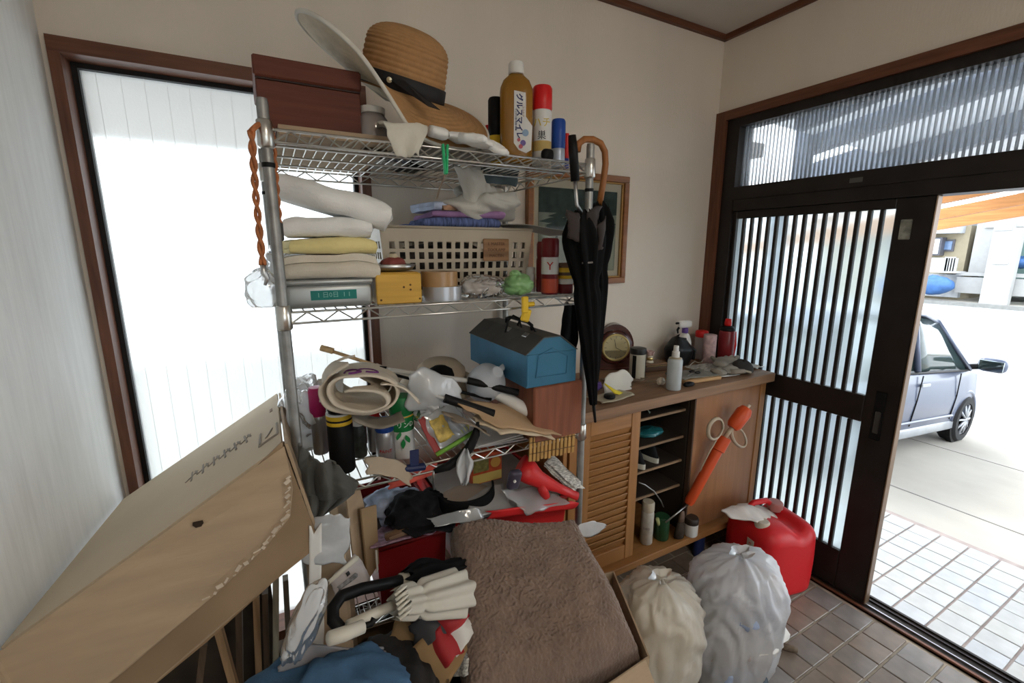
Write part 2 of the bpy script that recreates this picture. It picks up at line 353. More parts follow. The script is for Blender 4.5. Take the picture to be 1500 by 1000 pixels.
# outside the frosted window: unseen eave, added to darken the top of the pane
MB().b2((XL-1.5, YB+.11, 2.20), (XD+.6, YB+1.7, 2.28)).build('eave_soffit', mat('eave_board', (.26,.235,.21), .8), kind='structure')
MB().b2((XL-3, YB+.11, -.5), (XD+.2, YB+8, GZ)).build('ground_side_yard', mat('gravel', (.50,.49,.46), .95, var=.2, scale=30), kind='structure')

# hall behind the photographer: a window and a ceiling lamp, both unseen, added as fill light
W3 = T('window_3', 'plain hall window in the rear wall behind the entrance', None, (.9, YR, .9), kind='structure')
for a, b_ in (((-.1,YR-.08,.9),(-.05,YR,2.2)), ((1.85,YR-.08,.9),(1.9,YR,2.2)), ((-.05,YR-.08,.9),(1.85,YR,.95)), ((-.05,YR-.08,2.15),(1.85,YR,2.2)), ((.88,YR-.07,.95),(.92,YR-.02,2.15))):
    wpart('frame_bar', a, b_, M_trim, W3)
panequad([(-.05,YR-.05,.95), (-.05,YR-.05,2.15), (1.85,YR-.05,2.15), (1.85,YR-.05,.95)], M_frost, W3)
MB().b2((-4, YR-9, -.5), (8, YR-.1, -.3)).build('ground_rear_yard', MATS['gravel'], kind='structure')
cl = T('ceiling_lamp', 'round white ceiling lamp in the hall behind the entrance', 'lamp', (.75, -1.15, ZC))
MB().lathe([(0,-.025),(.10,-.025),(.10,0),(0,0)], 24).build('base', M_white_pl, cl, smooth=True, angle=40)
sh = bpy.data.materials.new('lit_lamp_shade'); sh.use_nodes = True; sp = sh.node_tree.nodes['Principled BSDF']; sp.inputs['Emission Color'].default_value = (1,.90,.76,1); sp.inputs['Emission Strength'].default_value = FILL_LAMP
MB().lathe([(0,-.11),(.10,-.10),(.19,-.07),(.21,-.045),(.2,-.025),(.1,-.024)], 32).build('shade', sh, cl, smooth=True)

MB().b2((XL-3, YB+2.2, -.5), (XD+3, YB+2.35, .85)).build('boundary_wall', mat('block_wall', (.50,.49,.46), .9, var=.12, scale=4), kind='structure')  # unseen wall, added to tone down the lower part of the frosted pane
# sloping drive (replaces flat slab level): the yard falls towards the street
GS = lambda x: -.15 - .106*(x-2.39)
b = MB().add([(2.39,-12,GS(2.39)),(9,-12,GS(9)),(9,14,GS(9)),(2.39,14,GS(2.39)),(2.39,-12,-1.2),(9,-12,-1.2),(9,14,-1.2),(2.39,14,-1.2)], [(0,1,2,3),(4,7,6,5),(0,4,5,1),(1,5,6,2),(2,6,7,3),(3,7,4,0)])
b.build('ground_drive', M_conc, kind='structure')
for x in (4.6, 6.6):
    MB().box((x, 1, GS(x)+.001), (.018, 20, .003), (0, math.atan(.106), 0)).build('expansion_joint', mat('joint_filler', (.2,.19,.18), .9), kind='structure')
SZ = GS(9)
MB().b2((9.0, -40, SZ-.2), (27.5, 60, SZ)).build('street_asphalt', mat('pale_asphalt', (.37,.37,.37), .9, var=.08, scale=2), kind='structure')
MB().b2((27.5, -40, SZ-.2), (70, 60, SZ+.12)).build('ground_far_side', M_conc, kind='structure')
MB().b2((27.2, -40, SZ-.05), (27.5, 60, SZ+.16)).build('kerb_strip', mat('kerb_concrete', (.22,.22,.21), .9), kind='structure')
# ---------------------------------------------------------------- parked car
def car():
    c = T('car', 'blue-grey small car parked on the concrete drive outside the door', 'car', (7.19, 2.668, -.66), (0, math.atan(.106), 0))
    M_body = mat('car_paint', (.085, .105, .165), .3, metal=.15, var=.04, coat=.25)
    M_sil = mat('car_sill_silver', (.38, .40, .43), .35, metal=.4); M_gl = mat('car_glass', (.10,.15,.15), .05, var=.02, spec=.8, trans=.55); M_tyre = mat('tyre_rubber', (.02,.02,.021), .8)
    st = [(-3.0,.60,.86,.30),(-2.95,.70,.88,.24),(-2.4,.755,.90,.20),(-1.4,.765,.89,.19),(-.6,.765,.88,.19),(-.1,.765,.90,.20),(.25,.75,.86,.22),(.5,.68,.78,.26),(.62,.55,.68,.34)]
    def ring(s):
        x, w_, top, bot = s; p = []
        prof = [(-.96,bot),(-1.0,bot+.12),(-1.02,lerp(bot,top,.55)),(-.985,top-.04),(-.94,top),(-.5,top+.035),(0,top+.045)]
        prof = prof + [(-a, z) for a, z in prof[-2::-1]]
        return [(x, a*w_, z) for a, z in prof]
    b = MB(); rr = [ring(s) for s in st]; n = len(rr[0])
    b.v = [p for r in rr for p in r]
    for i in range(len(rr)-1):
        for k in range(n): b.f.append((i*n+k, i*n+(k+1)%n, (i+1)*n+(k+1)%n, (i+1)*n+k))
    b.f += [tuple(range(n)), tuple(reversed(range((len(rr)-1)*n, len(rr)*n)))]
    b.build('body', M_body, c, smooth=True, angle=40)
    # cabin: side window frames, roof
    B = lambda x: .90
    roof = [(-2.85,.60,1.28),(-2.6,.61,1.45),(-1.9,.60,1.50),(-1.2,.585,1.485),(-.75,.57,1.40)]
    def rf(u, v):
        t = u*(len(roof)-1); i = min(int(t), len(roof)-2); t -= i
        a, b_ = roof[i], roof[i+1]; x, w_, z = (lerp(p, q, t) for p, q in zip(a, b_)); s = v*2-1
        return (x, s*w_, z + .05*(1-abs(s)**3) - .01)
    MB().grid(rf, 17, 9).build('roof', M_body, c, smooth=True, thick=.03)
    for s in (-1, 1):
        for pts, r, nm in ((((-2.92,.70,.90),(-2.85,.60,1.30),(-2.6,.605,1.46)),.045,'pillar'), (((-1.52,.745,.90),(-1.46,.60,1.48)),.05,'pillar'), (((-.08,.74,.90),(-.42,.665,1.15),(-.75,.57,1.42)),.042,'pillar'), (((-2.6,.605,1.46),(-1.9,.60,1.50),(-1.2,.585,1.485),(-.75,.57,1.41)),.03,'roof_rail')):
            MB().tube([(x, s*y, z) for x,y,z in pts], r, 8, flat=.6).build(nm, M_body, c, smooth=True)
        MB().grid(lambda u, v: (lerp(lerp(-1.50,-.10,u), lerp(-1.44,-.74,u), v), s*lerp(.735, .59, v), lerp(.885, lerp(1.47,1.40,u), v)), 5, 4).build('door_window', M_gl, c, smooth=True, thick=.006)
        MB().grid(lambda u, v: (lerp(lerp(-2.86,-1.55,u), lerp(-2.62,-1.48,u), v), s*lerp(.735, .60, v), lerp(.885, 1.46, v)), 5, 4).build('door_window', M_gl, c, smooth=True, thick=.006)
        MB().tube([(-2.9,s*.757,.885),(-1.5,s*.757,.885),(-.1,s*.752,.885)], .012, 6).build('belt_moulding', M_black, c)
        for x in (-1.47, -.42): MB().tube([(x+.04*(x<-1), s*.776, .86),(x, s*.784,.6),(x-.02, s*.772,.32)], .006, 5).build('door_seam', M_black, c)
        MB().tube([(-2.4,s*.775,.36),(-.4,s*.775,.36)], .016, 6).build('side_moulding', M_body, c)
        MB().rbox((-1.35,s*.787,.76),(.2,.02,.035),.008,2).build('door_handle', M_sil, c)
        MB().rbox((-1.1,s*.735,.235),(1.75,.07,.11),.02,2).build('sill', M_sil, c, smooth=True)
        mi = MB().rbox((.02,s*.90,.975),(.14,.25,.165),.06,3).build('mirror', M_body, c, smooth=True)
        MB().rbox((-.052,s*.905,.97),(.012,.21,.115),.004,1).build('mirror_glass', mat('mirror_face', (.35,.4,.42), .05, metal=1), mi)
        MB().tube([(-.05,s*.72,.92),(0,s*.84,.95)], .035, 8).build('mirror_stalk', M_black, mi)
        for wx in (0, -2.4):
            Mw = Tm(wx, s*.695, .285) @ Matrix.Rotation(-s*math.pi/2, 4, 'X')
            wh = MB().lathe([(.15,-.09),(.25,-.09),(.285,-.06),(.29,0),(.285,.07),(.26,.10),(.195,.10),(.19,.06)], 32, Mw).build('tyre', M_tyre, c, smooth=True, angle=40)
            MB().lathe([(0,.03),(.18,.03),(.195,.085),(.185,.09),(.17,.06)], 28, Mw).build('rim', mat('rim_dark', (.12,.12,.13), .4, metal=.7), wh, smooth=True)
            for k in range(10):
                a = k*math.pi/5; MB().tube([Mw @ Vector((.03*math.cos(a),.03*math.sin(a),.10)), Mw @ Vector((.18*math.cos(a),.18*math.sin(a),.085))], [.016,.012], 6).build('spoke', M_sil, wh, smooth=True)
            MB().lathe([(0,.115),(.035,.11),(.04,.09)], 12, Mw).build('hub_cap', M_sil, wh, smooth=True)
            a0 = [Vector((wx+.335*math.cos(t), s*.752, .285+.335*math.sin(t))) for t in [math.pi*k/14 for k in range(15)]]
            MB().tube(a0, .028, 8).build('wheel_arch', M_body, c, smooth=True)
            MB().lathe([(.292,0),(.33,0),(.33,.048),(.292,.048),(.292,0)], 24, Tm(wx, s*.72, .29) @ Matrix.Rotation(-s*math.pi/2, 4, 'X')).build('wheel_well', M_black, c)
    MB().grid(lambda u, v: (lerp(-.0, -.74, v), lerp(-1,1,u)*lerp(.68,.55,v), lerp(.91,1.42,v)), 7, 4).build('windscreen', M_gl, c, smooth=True, thick=.006)
    MB().grid(lambda u, v: (lerp(-2.95, -2.64, v), lerp(-1,1,u)*lerp(.66,.58,v), lerp(.90,1.44,v)), 7, 4).build('rear_window', M_gl, c, smooth=True, thick=.006)
    MB().b2((-2.9,-.7,.6),(-.1,.7,.84)).build('cabin_floor', mat('car_interior', (.03,.03,.032), .9), c)
    for y in (-.34, .34):
        s_ = MB().rbox((-1.25,y,.92),(.5,.48,.2),.05,2).build('car_seat', MATS['car_interior'], c, smooth=True)
        MB().rbox((-1.5,y,1.12),(.16,.46,.5),.05,2,rot=(0,-.25,0)).build('seat_back', MATS['car_interior'], s_, smooth=True)
        MB().rbox((-1.6,y,1.42),(.09,.24,.14),.04,2).build('headrest', MATS['car_interior'], s_, smooth=True)
    st_ = [(-.55+.09*math.sin(a)*.6, -.34+.18*math.cos(a), .98+.18*math.sin(a)) for a in [k*math.pi/10 for k in range(20)]]
    MB().tube(st_, .014, 6, closed=True).build('steering_wheel', M_black, c, smooth=True)
    MB().rbox((.60,0,.45),(.08,1.1,.18),.03,2).build('grille', M_black, c)
    for s in (-1,1): MB().rbox((.48,s*.5,.66),(.22,.3,.12),.05,2).build('headlamp', mat('lamp_lens', (.6,.62,.65), .1, spec=.8), c, smooth=True)
    return c
car()
# ---------------------------------------------------------------- carport roof of orange beams
def carport():
    X0 = 6.4
    root = T('carport', 'carport roof of orange timber beams with pale panels above the car', 'carport', (X0, 3.2, GS(X0)))
    M_beam = wood('orange_timber', (.50, .22, .075), 'y', .6, 3, .2); M_pan = film('polycarbonate', (.85,.9,.95), .35, .2, .3)
    sl = -.175; M_backlit = mat('slate_painted_steel', (.11,.13,.175), .6)  # dark tone of the backlit upper beams and post is put into this colour
    def beam(nm, px, py, X, h, w_, y_hi, m=M_beam):
        p = at(px, py, x=X); y_lo = -4.5
        z = lambda y: p.z + (y-p.y)*sl
        b = MB().add([(X-w_/2,y_lo,z(y_lo)-h/2),(X+w_/2,y_lo,z(y_lo)-h/2),(X+w_/2,y_hi,z(y_hi)-h/2),(X-w_/2,y_hi,z(y_hi)-h/2),(X-w_/2,y_lo,z(y_lo)+h/2),(X+w_/2,y_lo,z(y_lo)+h/2),(X+w_/2,y_hi,z(y_hi)+h/2),(X-w_/2,y_hi,z(y_hi)+h/2)], [(0,3,2,1),(4,5,6,7),(0,1,5,4),(1,2,6,5),(2,3,7,6),(3,0,4,7)])
        o = b.build(nm, m, root); o.location = -root.location; return p
    beam('beam', 1436, 318, 8.6, .16, .10, 6.0)
    beam('beam', 1436, 303, 7.6, .13, .10, 6.0)
    beam('beam', 1436, 281, 6.2, .08, .08, 5.0)
    beam('beam', 1404, 196, 5.0, .26, .12, 2.95, M_backlit)
    beam('beam', 1404, 132, 4.0, .17, .12, 2.36, M_backlit)
    beam('beam', 1404, 88, 3.4, .08, .10, 2.02, M_backlit)
    p0, p1 = at(1436, 330, x=9.2), at(1404, 60, x=2.9)
    z = lambda x, y: lerp(p1.z+.05, p0.z+.12, (x-2.9)/6.3) + (y - lerp(p1.y, p0.y, (x-2.9)/6.3))*sl + .14
    for k, (a, c_) in enumerate(((2.9,3.9),(3.95,5.4),(5.45,7.0),(7.05,9.0))):
        b = MB().grid(lambda u, v: (lerp(a,c_,u), lerp(-4.5, 2.2, v), z(lerp(a,c_,u), lerp(-4.5,2.2,v))), 2, 2)
        o = b.build('roof_panel', M_pan, root, thick=.006); o.location = -root.location
    p = at(1176, 235, x=3.9)
    for (x, y, zt) in ((p.x, p.y, p.z+.3), (8.6, 3.9, 1.3)):
        o = MB().rbox((x, y, (zt+GS(x))/2), (.11,.11,zt-GS(x)), .008, 1).build('post', M_backlit, root); o.location = -root.location
carport()
# ---------------------------------------------------------------- houses across the street
BX = 29.0
def qd(b, px0, py0, px1, py1, X, d):
    a, c_ = at(px0, py0, x=X), at(px1, py1, x=X); return b.b2((X, a.y, a.z), (X+d, c_.y, c_.z))
M_cream = mat('cream_stucco', (.33,.285,.20), .9, var=.05); M_teal = mat('pale_teal_wall', (.20,.31,.29), .9, var=.05); M_ww = mat('white_render', (.37,.37,.365), .9, var=.04)
M_blue_t = mat('blue_tarp', (.045,.12,.30), .5, var=.25, scale=3)
h = T('house', 'cream house with a small blue window across the street', 'house', (BX, 9, SZ))
def hp(nm, m, *a, parent=h):
    o = qd(MB(), *a).build(nm, m, parent)
    o.location = -h.location if parent is h else (0,0,0)
    return o
hp('wall', M_cream, 1250, 336, 1402, 440, BX, 5)
hp('roof', mat('grey_roof', (.42,.44,.47), .7, var=.1), 1240, 328, 1402, 341, BX-.9, 5)
wn = hp('window', mat('window_frame_dark', (.10,.10,.12), .5), 1374.5, 351, 1396, 368, BX-.08, .1)
hp('pane', mat('blue_pane', (.16,.25,.42), .15), 1377, 353.5, 1393, 365.5, BX-.12, .05, parent=wn)
wn = hp('window', MATS['window_frame_dark'], 1352, 348, 1376, 374, BX-.5, .5)
hp('pane', mat('white_pane', (.6,.62,.64), .3), 1360, 350, 1373, 372, BX-.55, .06, parent=wn)
rl = hp('balcony_slab', mat('balcony_grey', (.55,.56,.57), .8), 1362, 397, 1400, 400, BX-1.2, 1.2)
hp('railing', M_ww, 1384, 376, 1400, 378, BX-1.2, .1)
for k in range(4): hp('picket', M_ww, 1386.0+k*4.0, 378, 1388.2+k*4.0, 397, BX-1.2, .06)
hp('balcony_wall', M_ww, 1340, 377, 1385, 398, BX-1.2, .12)
hp('shade_wall', mat('shade_grey', (.45,.47,.49), .9), 1345, 400, 1402, 436, BX-.3, .3)
h2 = T('house', 'pale teal house with white fascia across the street', 'house', (BX, 5, SZ))
def hp2(nm, m, *a):
    o = qd(MB(), *a).build(nm, m, h2); o.location = -h2.location; return o
hp2('wall', M_teal, 1450, 325, 1640, 440, BX+1, 5); hp2('fascia', M_ww, 1446, 314, 1660, 327, BX-.3, 6); hp2('roof', mat('blue_grey_roof', (.40,.47,.58), .7), 1446, 296, 1660, 314, BX-.1, 7)
hp2('corner_column', M_ww, 1434, 318, 1443, 400, BX-.2, 1.2)
def solo(nm, lab, cat, m, parts, X, d=.4):
    a = at(parts[0][0], parts[0][3], x=X); t = T(nm, lab, cat, (X, a.y, a.z))
    for i, (x0, y0, x1, y1, n_, mm) in enumerate(parts):
        o = qd(MB(), x0, y0, x1, y1, X - (.05 if i else 0), d + (.1 if i else 0)).build(n_, mm or m, t); o.location = -t.location
    return t
solo('gate_pillar', 'white gate pillar with a wide cap on the far kerb', 'pillar', M_ww, [(1456,334,1474,448,'shaft',None),(1457,329,1482,337,'cap',None),(1453,384,1476,387,'band',None)], 27.9)
solo('garden_wall', 'low white garden wall with rounded coping across the street', 'wall', M_ww, [(1402,405,1640,443,'wall_block',None),(1400,403,1640,406,'coping',None)], 28.4)
for px, py, s, lab in ((1362,417,1.0,'blue tarpaulin bundle lying by the cream house'), (1496,384,.6,'small blue tarpaulin bundle on the white garden wall')):
    p = at(px, py, x=27.6 if s == 1 else 29.2)
    MB().grid(lambda u, v: (p.x+.5*math.cos(6.283*u)*math.sin(math.pi*v), p.y+s*.95*math.sin(6.283*u)*math.sin(math.pi*v)*(1+.15*fn3((u*6,v*5,s),1)), p.z-s*.42*math.cos(math.pi*v)*(1+.3*fn3((u*5,v*5,s),1.3))), 24, 14, cu=True).build('tarp_bundle', M_blue_t, smooth=True, label=lab, cat='tarpaulin')
# ================================================================ helpers for the clutter
def xs(px, y, z):
    k = (px-750)/FPX; dz = z-CAMZ
    return (k*(_f.y*y + _f.z*dz) - (_r.y*y + _r.z*dz)) / (_r.x - k*_f.x)
def SCL(x, y, z): return FPX / _f.dot(Vector((x, y, z-CAMZ)))
def blob(name, m, parent=None, loc=(0,0,0), rad=(.1,.1,.1), seed=1, amp=.25, freq=2.2, flat=.0, nu=56, nv=34, rot=None, p=1.0, **k):
    """soft crumpled lump; flat = share of the underside cut level"""
    def fn(u, v):
        a, t = 2*math.pi*u, math.pi*v
        d = Vector((math.cos(a)*math.sin(t)**p, math.sin(a)*math.sin(t)**p, math.cos(t)))
        n = .3 + .42*math.sin(9*fn3(d, freq*.42, seed)+2.5*d.x) + .45*fn3(d, freq*.8, seed+5) + .16*math.sin(16*fn3(d, freq*.5, seed+9)+3*d.y)
        q = d*(1+amp*(n-.3)); z = q.z
        if flat and z < -(1-flat): z = -(1-flat) + (z+(1-flat))*.1
        return (q.x*rad[0], q.y*rad[1], z*rad[2])
    return MB().grid(fn, nu, nv, cu=True).build(name, m, parent, smooth=True, loc=loc, rot=rot, **k)
def sheet(name, m, fn, nu=30, nv=24, amp=.006, freq=14, seed=1, thick=.002, parent=None, off=None, rag=.10, **k):
    """thin cloth or paper surface through fn(u,v), wrinkled"""
    def g(u, v):
        u, v = u + rag*fn3((v*4.1, seed*1.7, .5), 1)*(2*abs(u-.5))**2, v + rag*fn3((u*4.1, seed*2.3, 3.5), 1)*(2*abs(v-.5))**2
        p = Vector(fn(u, v)); n = Vector((fn3(p, freq, seed), fn3(p, freq, seed+11), fn3(p, freq, seed+23)))
        n2 = Vector((ridge(p, freq*.5, seed+3)-.5, ridge(p, freq*.5, seed+7)-.5, ridge(p, freq*.5, seed+13)-.5))
        q = p + n*amp + n2*amp*1.2
        return q - off if off is not None else q
    return MB().grid(g, nu, nv).build(name, m, parent, smooth=True, thick=thick, **k)
def fold(name, m, w, d, h, layers, parent=None, seed=1, amp=.004, nx=26, **k):
    """folded towel: a thick ribbon laid back and forth; folds face -y"""
    t = h/layers; path = []
    for i in range(layers):
        zc = t*(i+.5); ys = [lerp(-d/2+t/2, d/2-t/2, q/8) for q in range(9)]
        if i % 2: ys = ys[::-1]
        path += [(y, zc) for y in ys]
        if i < layers-1:
            s = 1 if i % 2 == 0 else -1
            for q in (1,2,3,4):
                a = math.pi*q/5; path.append((s*(d/2-t/2) + s*math.sin(a)*t*.5, zc + t*.5*(1-math.cos(a))))
    up, lo = [], []; hw = t*.47
    for i, (y, z) in enumerate(path):
        a, b_ = path[max(0,i-1)], path[min(len(path)-1,i+1)]; dx, dz = b_[0]-a[0], b_[1]-a[1]; L = math.hypot(dx, dz) or 1
        up.append((y-dz/L*hw, z+dx/L*hw)); lo.append((y+dz/L*hw, z-dx/L*hw))
    prof = up + lo[::-1]; n = len(prof); b = MB()
    for i in range(nx):
        u = i/(nx-1); e = min(1, min(u, 1-u)*14+.55)
        for y, z in prof:
            q = Vector((lerp(-w/2, w/2, u), y, z)); s = Vector((fn3(q, 9, seed), fn3(q, 9, seed+4), fn3(q, 14, seed+8)))
            s2 = fn3(q, 4.5, seed+17); xx = abs(u*2-1)
            b.v.append(((q.x + s.x*amp*2.2 - (q.x*.06*abs(z/h-.5)*2)), -(q.y + s.y*amp*2.6 + s2*amp*1.5), max(0.0, q.z*(1-.16*xx**5) + s.z*amp*.8 + s2*amp*1.2*min(1,q.z/(h*.4)))))
    for i in range(nx-1):
        for k_ in range(n): b.f.append((i*n+k_, (i+1)*n+k_, (i+1)*n+(k_+1)%n, i*n+(k_+1)%n))
    b.f += [tuple(range(n)), tuple(reversed(range((nx-1)*n, nx*n)))]
    return b.build(name, m, parent, smooth=True, angle=50, **k)
def can(name, label, cat, px, y, Z, wpx, hpx, body, cap, capf=.24, neck=.9, bands=(), group=None, tilt=0, domed=True, words=(), rz=0, n=24):
    """aerosol can standing on Z; sizes in photo pixels at that depth; bands: (z0,z1,mat) as shares of height"""
    x = xs(px, y, Z); s = SCL(x, y, Z); r = wpx/s/2; h = hpx/s
    t = T(name, label, cat, (x, y, Z), (0, tilt, rz), group)
    hc = h*(1-capf)
    MB().lathe([(r*.93,0),(r,.004),(r,hc-.012),(r*neck,hc-.002),(r*neck*.95,hc)], n).build('body', body, t, smooth=True, angle=35)
    if cap: MB().lathe([(r*neck,hc-.001),(r*(neck+.06),hc+.004),(r*(neck+.04),h-.008),(r*neck*.9,h-.001),(0,h)], n).build('cap', cap, t, smooth=True, angle=35)
    for z0, z1, m in bands: MB().lathe([(r*1.003,h*z0),(r*1.012,h*z0+.001),(r*1.012,h*z1-.001),(r*1.003,h*z1)], n).build('label_band', m, t, smooth=True, angle=35)
    vw = math.atan2(x, y)     # lettering faces the room side the photo is taken from
    for body_, z0, sz, m in words: text('lettering', body_, sz*h, m, t, Matrix.Rotation(-vw-rz, 4, 'Z') @ Tm(0,0,h*z0), cyl=r*1.013)
    return t
def col(name, c, rough=.5, **k): return mat(name, c, rough, **k)
M_amber = mat('amber_bottle', (.33,.155,.018), .18, var=.06, spec=.6, trans=.25)
M_yel = mat('yellow_plastic', (.70,.46,.03), .4); M_blue = mat('blue_cap', (.012,.06,.30), .4); M_green = mat('green_cap', (.012,.20,.05), .4)
M_dred = mat('dark_red', (.16,.008,.012), .4); M_pink = mat('magenta_cap', (.46,.02,.13), .4); M_redcap = mat('red_cap', (.60,.012,.012), .35)
M_prwhite = mat('printed_white', (.66,.66,.64), .45, var=.04); M_tan = mat('tan_plastic', (.46,.40,.31), .45, var=.05)
M_ink = mat('navy_ink', (.02,.025,.12), .6); M_kink = mat('black_ink', (.02,.02,.02), .7); M_rink = mat('red_ink', (.5,.02,.02), .6); M_wink = mat('white_ink', (.8,.8,.78), .6); M_yink = mat('yellow_ink', (.65,.48,.03), .6)
M_grey_f = mat('grey_fabric', (.23,.22,.20), .95, var=.15, scale=12, bump=.3, bscale=200, sheen=.2)
M_beige_f = mat('beige_cotton', (.60,.55,.46), .95, var=.08, scale=12, bump=.35, bscale=220, sheen=.2)
M_yel_f = mat('pale_yellow_towel', (.72,.62,.28), .95, var=.06, scale=12, bump=.4, bscale=240, sheen=.2)
M_blk_f = mat('black_fabric', (.0055,.0055,.006), .85, var=.25, scale=10, bump=.2, bscale=160, spec=.12)
M_bagw = film('white_carrier_film', (.82,.84,.86), .18, .3, .25); M_bagc = film('clear_bag_film', (.80,.83,.86), .62, .5, .12)
# ================================================================ chrome wire rack
SX0, SX1, SY0, SY1 = .03, .93, 1.195, 1.77
DECKS = (1.885, 1.475, 1.005, .56, .13)
rack = T('wire_rack', 'tall chrome wire shelving rack standing against the frosted window', 'shelf', ((SX0+SX1)/2, (SY0+SY1)/2, 0))
RO = Vector(rack.location)
for x in (SX0, SX1):
    for y in (SY0, SY1):
        p = MB().lathe([(.0125,0),(.0125,1.935),(.011,1.943),(0,1.943)], 14).build('post', mat('grey_steel_post', (.30,.30,.29), .5, metal=.85, var=.2, scale=30), rack, smooth=True, angle=40, loc=Vector((x,y,0))-RO)
        for z in DECKS: MB().lathe([(.0135,z-.045),(.018,z-.04),(.0165,z+.012),(.0135,z+.015)], 14).build('collar', M_chrome, p, smooth=True)
        MB().lathe([(.0138,1.80),(.0142,1.801),(.0142,1.809),(.0138,1.81)], 14).build('clip_ring', M_black, p, smooth=True)
        MB().lathe([(.018,0),(.022,.004),(.014,.03)], 12).build('foot', M_black, p, smooth=True)
for di, z in enumerate(DECKS):
    dk = bpy.data.objects.new('wire_deck', None); link(dk, rack); dk.location = Vector(((SX0+SX1)/2, (SY0+SY1)/2, z)) - RO
    dk.empty_display_size = .05
    hx, hy = (SX1-SX0)/2, (SY1-SY0)/2
    for s in (-1, 1):
        for dz in (-.003, -.030):
            MB().tube([(-hx+.012, s*hy, dz), (hx-.012, s*hy, dz)], .0033, 6).build('edge_rod', M_chrome, dk, smooth=True)
            MB().tube([(s*hx, -hy+.012, dz), (s*hx, hy-.012, dz)], .0033, 6).build('edge_rod', M_chrome, dk, smooth=True)
        n = 24; MB().tube([(lerp(-hx+.015, hx-.015, i/n), s*hy, -.004 if i % 2 else -.029) for i in range(n+1)], .0026, 5).build('zigzag_rod', M_chrome, dk)
        n = 14; MB().tube([(s*hx, lerp(-hy+.015, hy-.015, i/n), -.004 if i % 2 else -.029) for i in range(n+1)], .0026, 5).build('zigzag_rod', M_chrome, dk)
    for y in (-hy*.5, 0, hy*.5): MB().tube([(-hx, y, -.010), (hx, y, -.010)], .003, 6).build('cross_rod', M_chrome, dk, smooth=True)
    w0 = MB().tube([(0, -hy, 0), (0, hy, 0)], .0019, 5).build('wire', M_chrome, dk, smooth=True); n = 34
    for i in range(n):
        o = w0 if i == 0 else dup(w0, dk)
        o.location = (lerp(-hx+.02, hx-.02, i/(n-1)), 0, -.004)
Z1, Z2, Z3, Z4 = (z for z in DECKS[:4])
Z1 += .0; 
# ================================================================ top shelf
M_redwood = wood('dark_red_wood', (.115,.030,.016), 'x', .65, 4, .25, 0)
p0, p1 = at(371, 92, y=1.30), at(531, 193, y=1.30)
bx = T('wooden_box', 'dark red-brown wooden box with a grooved lid beside the straw hat', 'box', ((p0.x+p1.x)/2, 1.43, Z1), 0)
W_, H_ = p1.x-p0.x, p0.z-Z1-.002
MB().rbox((0,0,H_*.34), (W_,.26,H_*.68), .003, 1).build('body', M_redwood, bx); MB().rbox((0,-.004,H_*.84), (W_+.006,.27,H_*.29), .004, 1).build('lid', M_redwood, bx)
MB().box((0,-.131,H_*.69), (W_,.004,.006)).build('groove', mat('groove_dark', (.03,.01,.006), .6), bx)
MB().b2((SX0+.03, 1.25, Z1), (SX0+.30, 1.745, Z1+.022)).build('cardboard_tray', M_card, label='flat tan cardboard sheet lying under the red-brown wooden box', cat='cardboard')
bx.location.z += .023
# straw hat
M_straw = mat('straw_weave', (.37,.20,.082), .75, var=.10, scale=60, bump=.25, bscale=220); M_strawl = mat('straw_underside', (.58,.50,.36), .8, var=.1, scale=30, bump=.25, bscale=120)
hx_ = at(588, 136, y=1.38)
hat = T('straw_hat', 'wide-brimmed straw sun hat with black ribbon on top of the rack', 'hat', hx_, Euler((R(17), R(12), R(-12))))
def brim_z(a, t):   # a angle, t 0..1 outward; left side (a=pi) curls up
    c = math.cos(a-math.pi*1.06); up = max(0, c)**.9
    return -.03*t + .105*up*t**1.2 + .035*math.sin(2*a+.6)*t - .035*max(0, math.cos(a+.5))*t**2 + .028*max(0,math.sin(a))*t
def brim(u, v, o=0):
    a = 2*math.pi*u; r = lerp(.112, .235 + .035*math.cos(2*a), v) + .01*max(0, math.cos(a-math.pi*1.06))*v**2
    rp = .0024*abs(math.sin(v*math.pi*11))
    return (r*math.cos(a), r*math.sin(a)*.93, brim_z(a, v) + rp + o)
MB().grid(brim, 72, 78, cu=True).build('brim', M_straw, hat, smooth=True)
MB().grid(lambda u, v: brim(u, v, -.0035), 72, 45, cu=True).build('brim_underside', M_strawl, hat, smooth=True)
MB().tube([brim(k/60, 1, -.001) for k in range(60)], .0055, 6, closed=True).build('brim_edge', mat('white_piping', (.66,.63,.56), .8), hat, smooth=True)
pr = [(.113,-.004)] + [(lerp(.113,.105,i/60) + .0026*abs(math.sin(i*math.pi*8/60)), .105*i/60) for i in range(61)] + [(.105*math.cos(t)**.75 + .0022*abs(math.sin(k*math.pi*10/60)), .105+.055*math.sin(t)) for k, t in enumerate([math.pi/2*i/61 for i in range(1,61)])] + [(0,.158)]
MB().lathe(pr, 48, Matrix.Diagonal((1.05,.95,1,1))).build('crown', M_straw, hat, smooth=True)
rb = MB().lathe([(.114,.0),(.1165,.002),(.1145,.036),(.112,.038)], 48, Matrix.Diagonal((1.06,.96,1,1))).build('ribbon', mat('black_ribbon', (.012,.011,.012), .6, bump=.2, bscale=300), hat, smooth=True)
MB().add([(-.03,-.112,.02),(.0,-.118,.03),(.10,-.175,-.012),(.07,-.19,-.012),(.03,-.15,.0)], [(0,1,2,3,4)]).build('ribbon_tail', MATS['black_ribbon'], rb, thick=.002)
MB().lathe([(.007,0),(.007,.004),(0,.005)], 12, Tm(-.035,-.108,.02) @ Matrix.Rotation(math.pi/2,4,'X')).build('button', mat('gold_button', (.5,.42,.28), .3, metal=.7), rb)
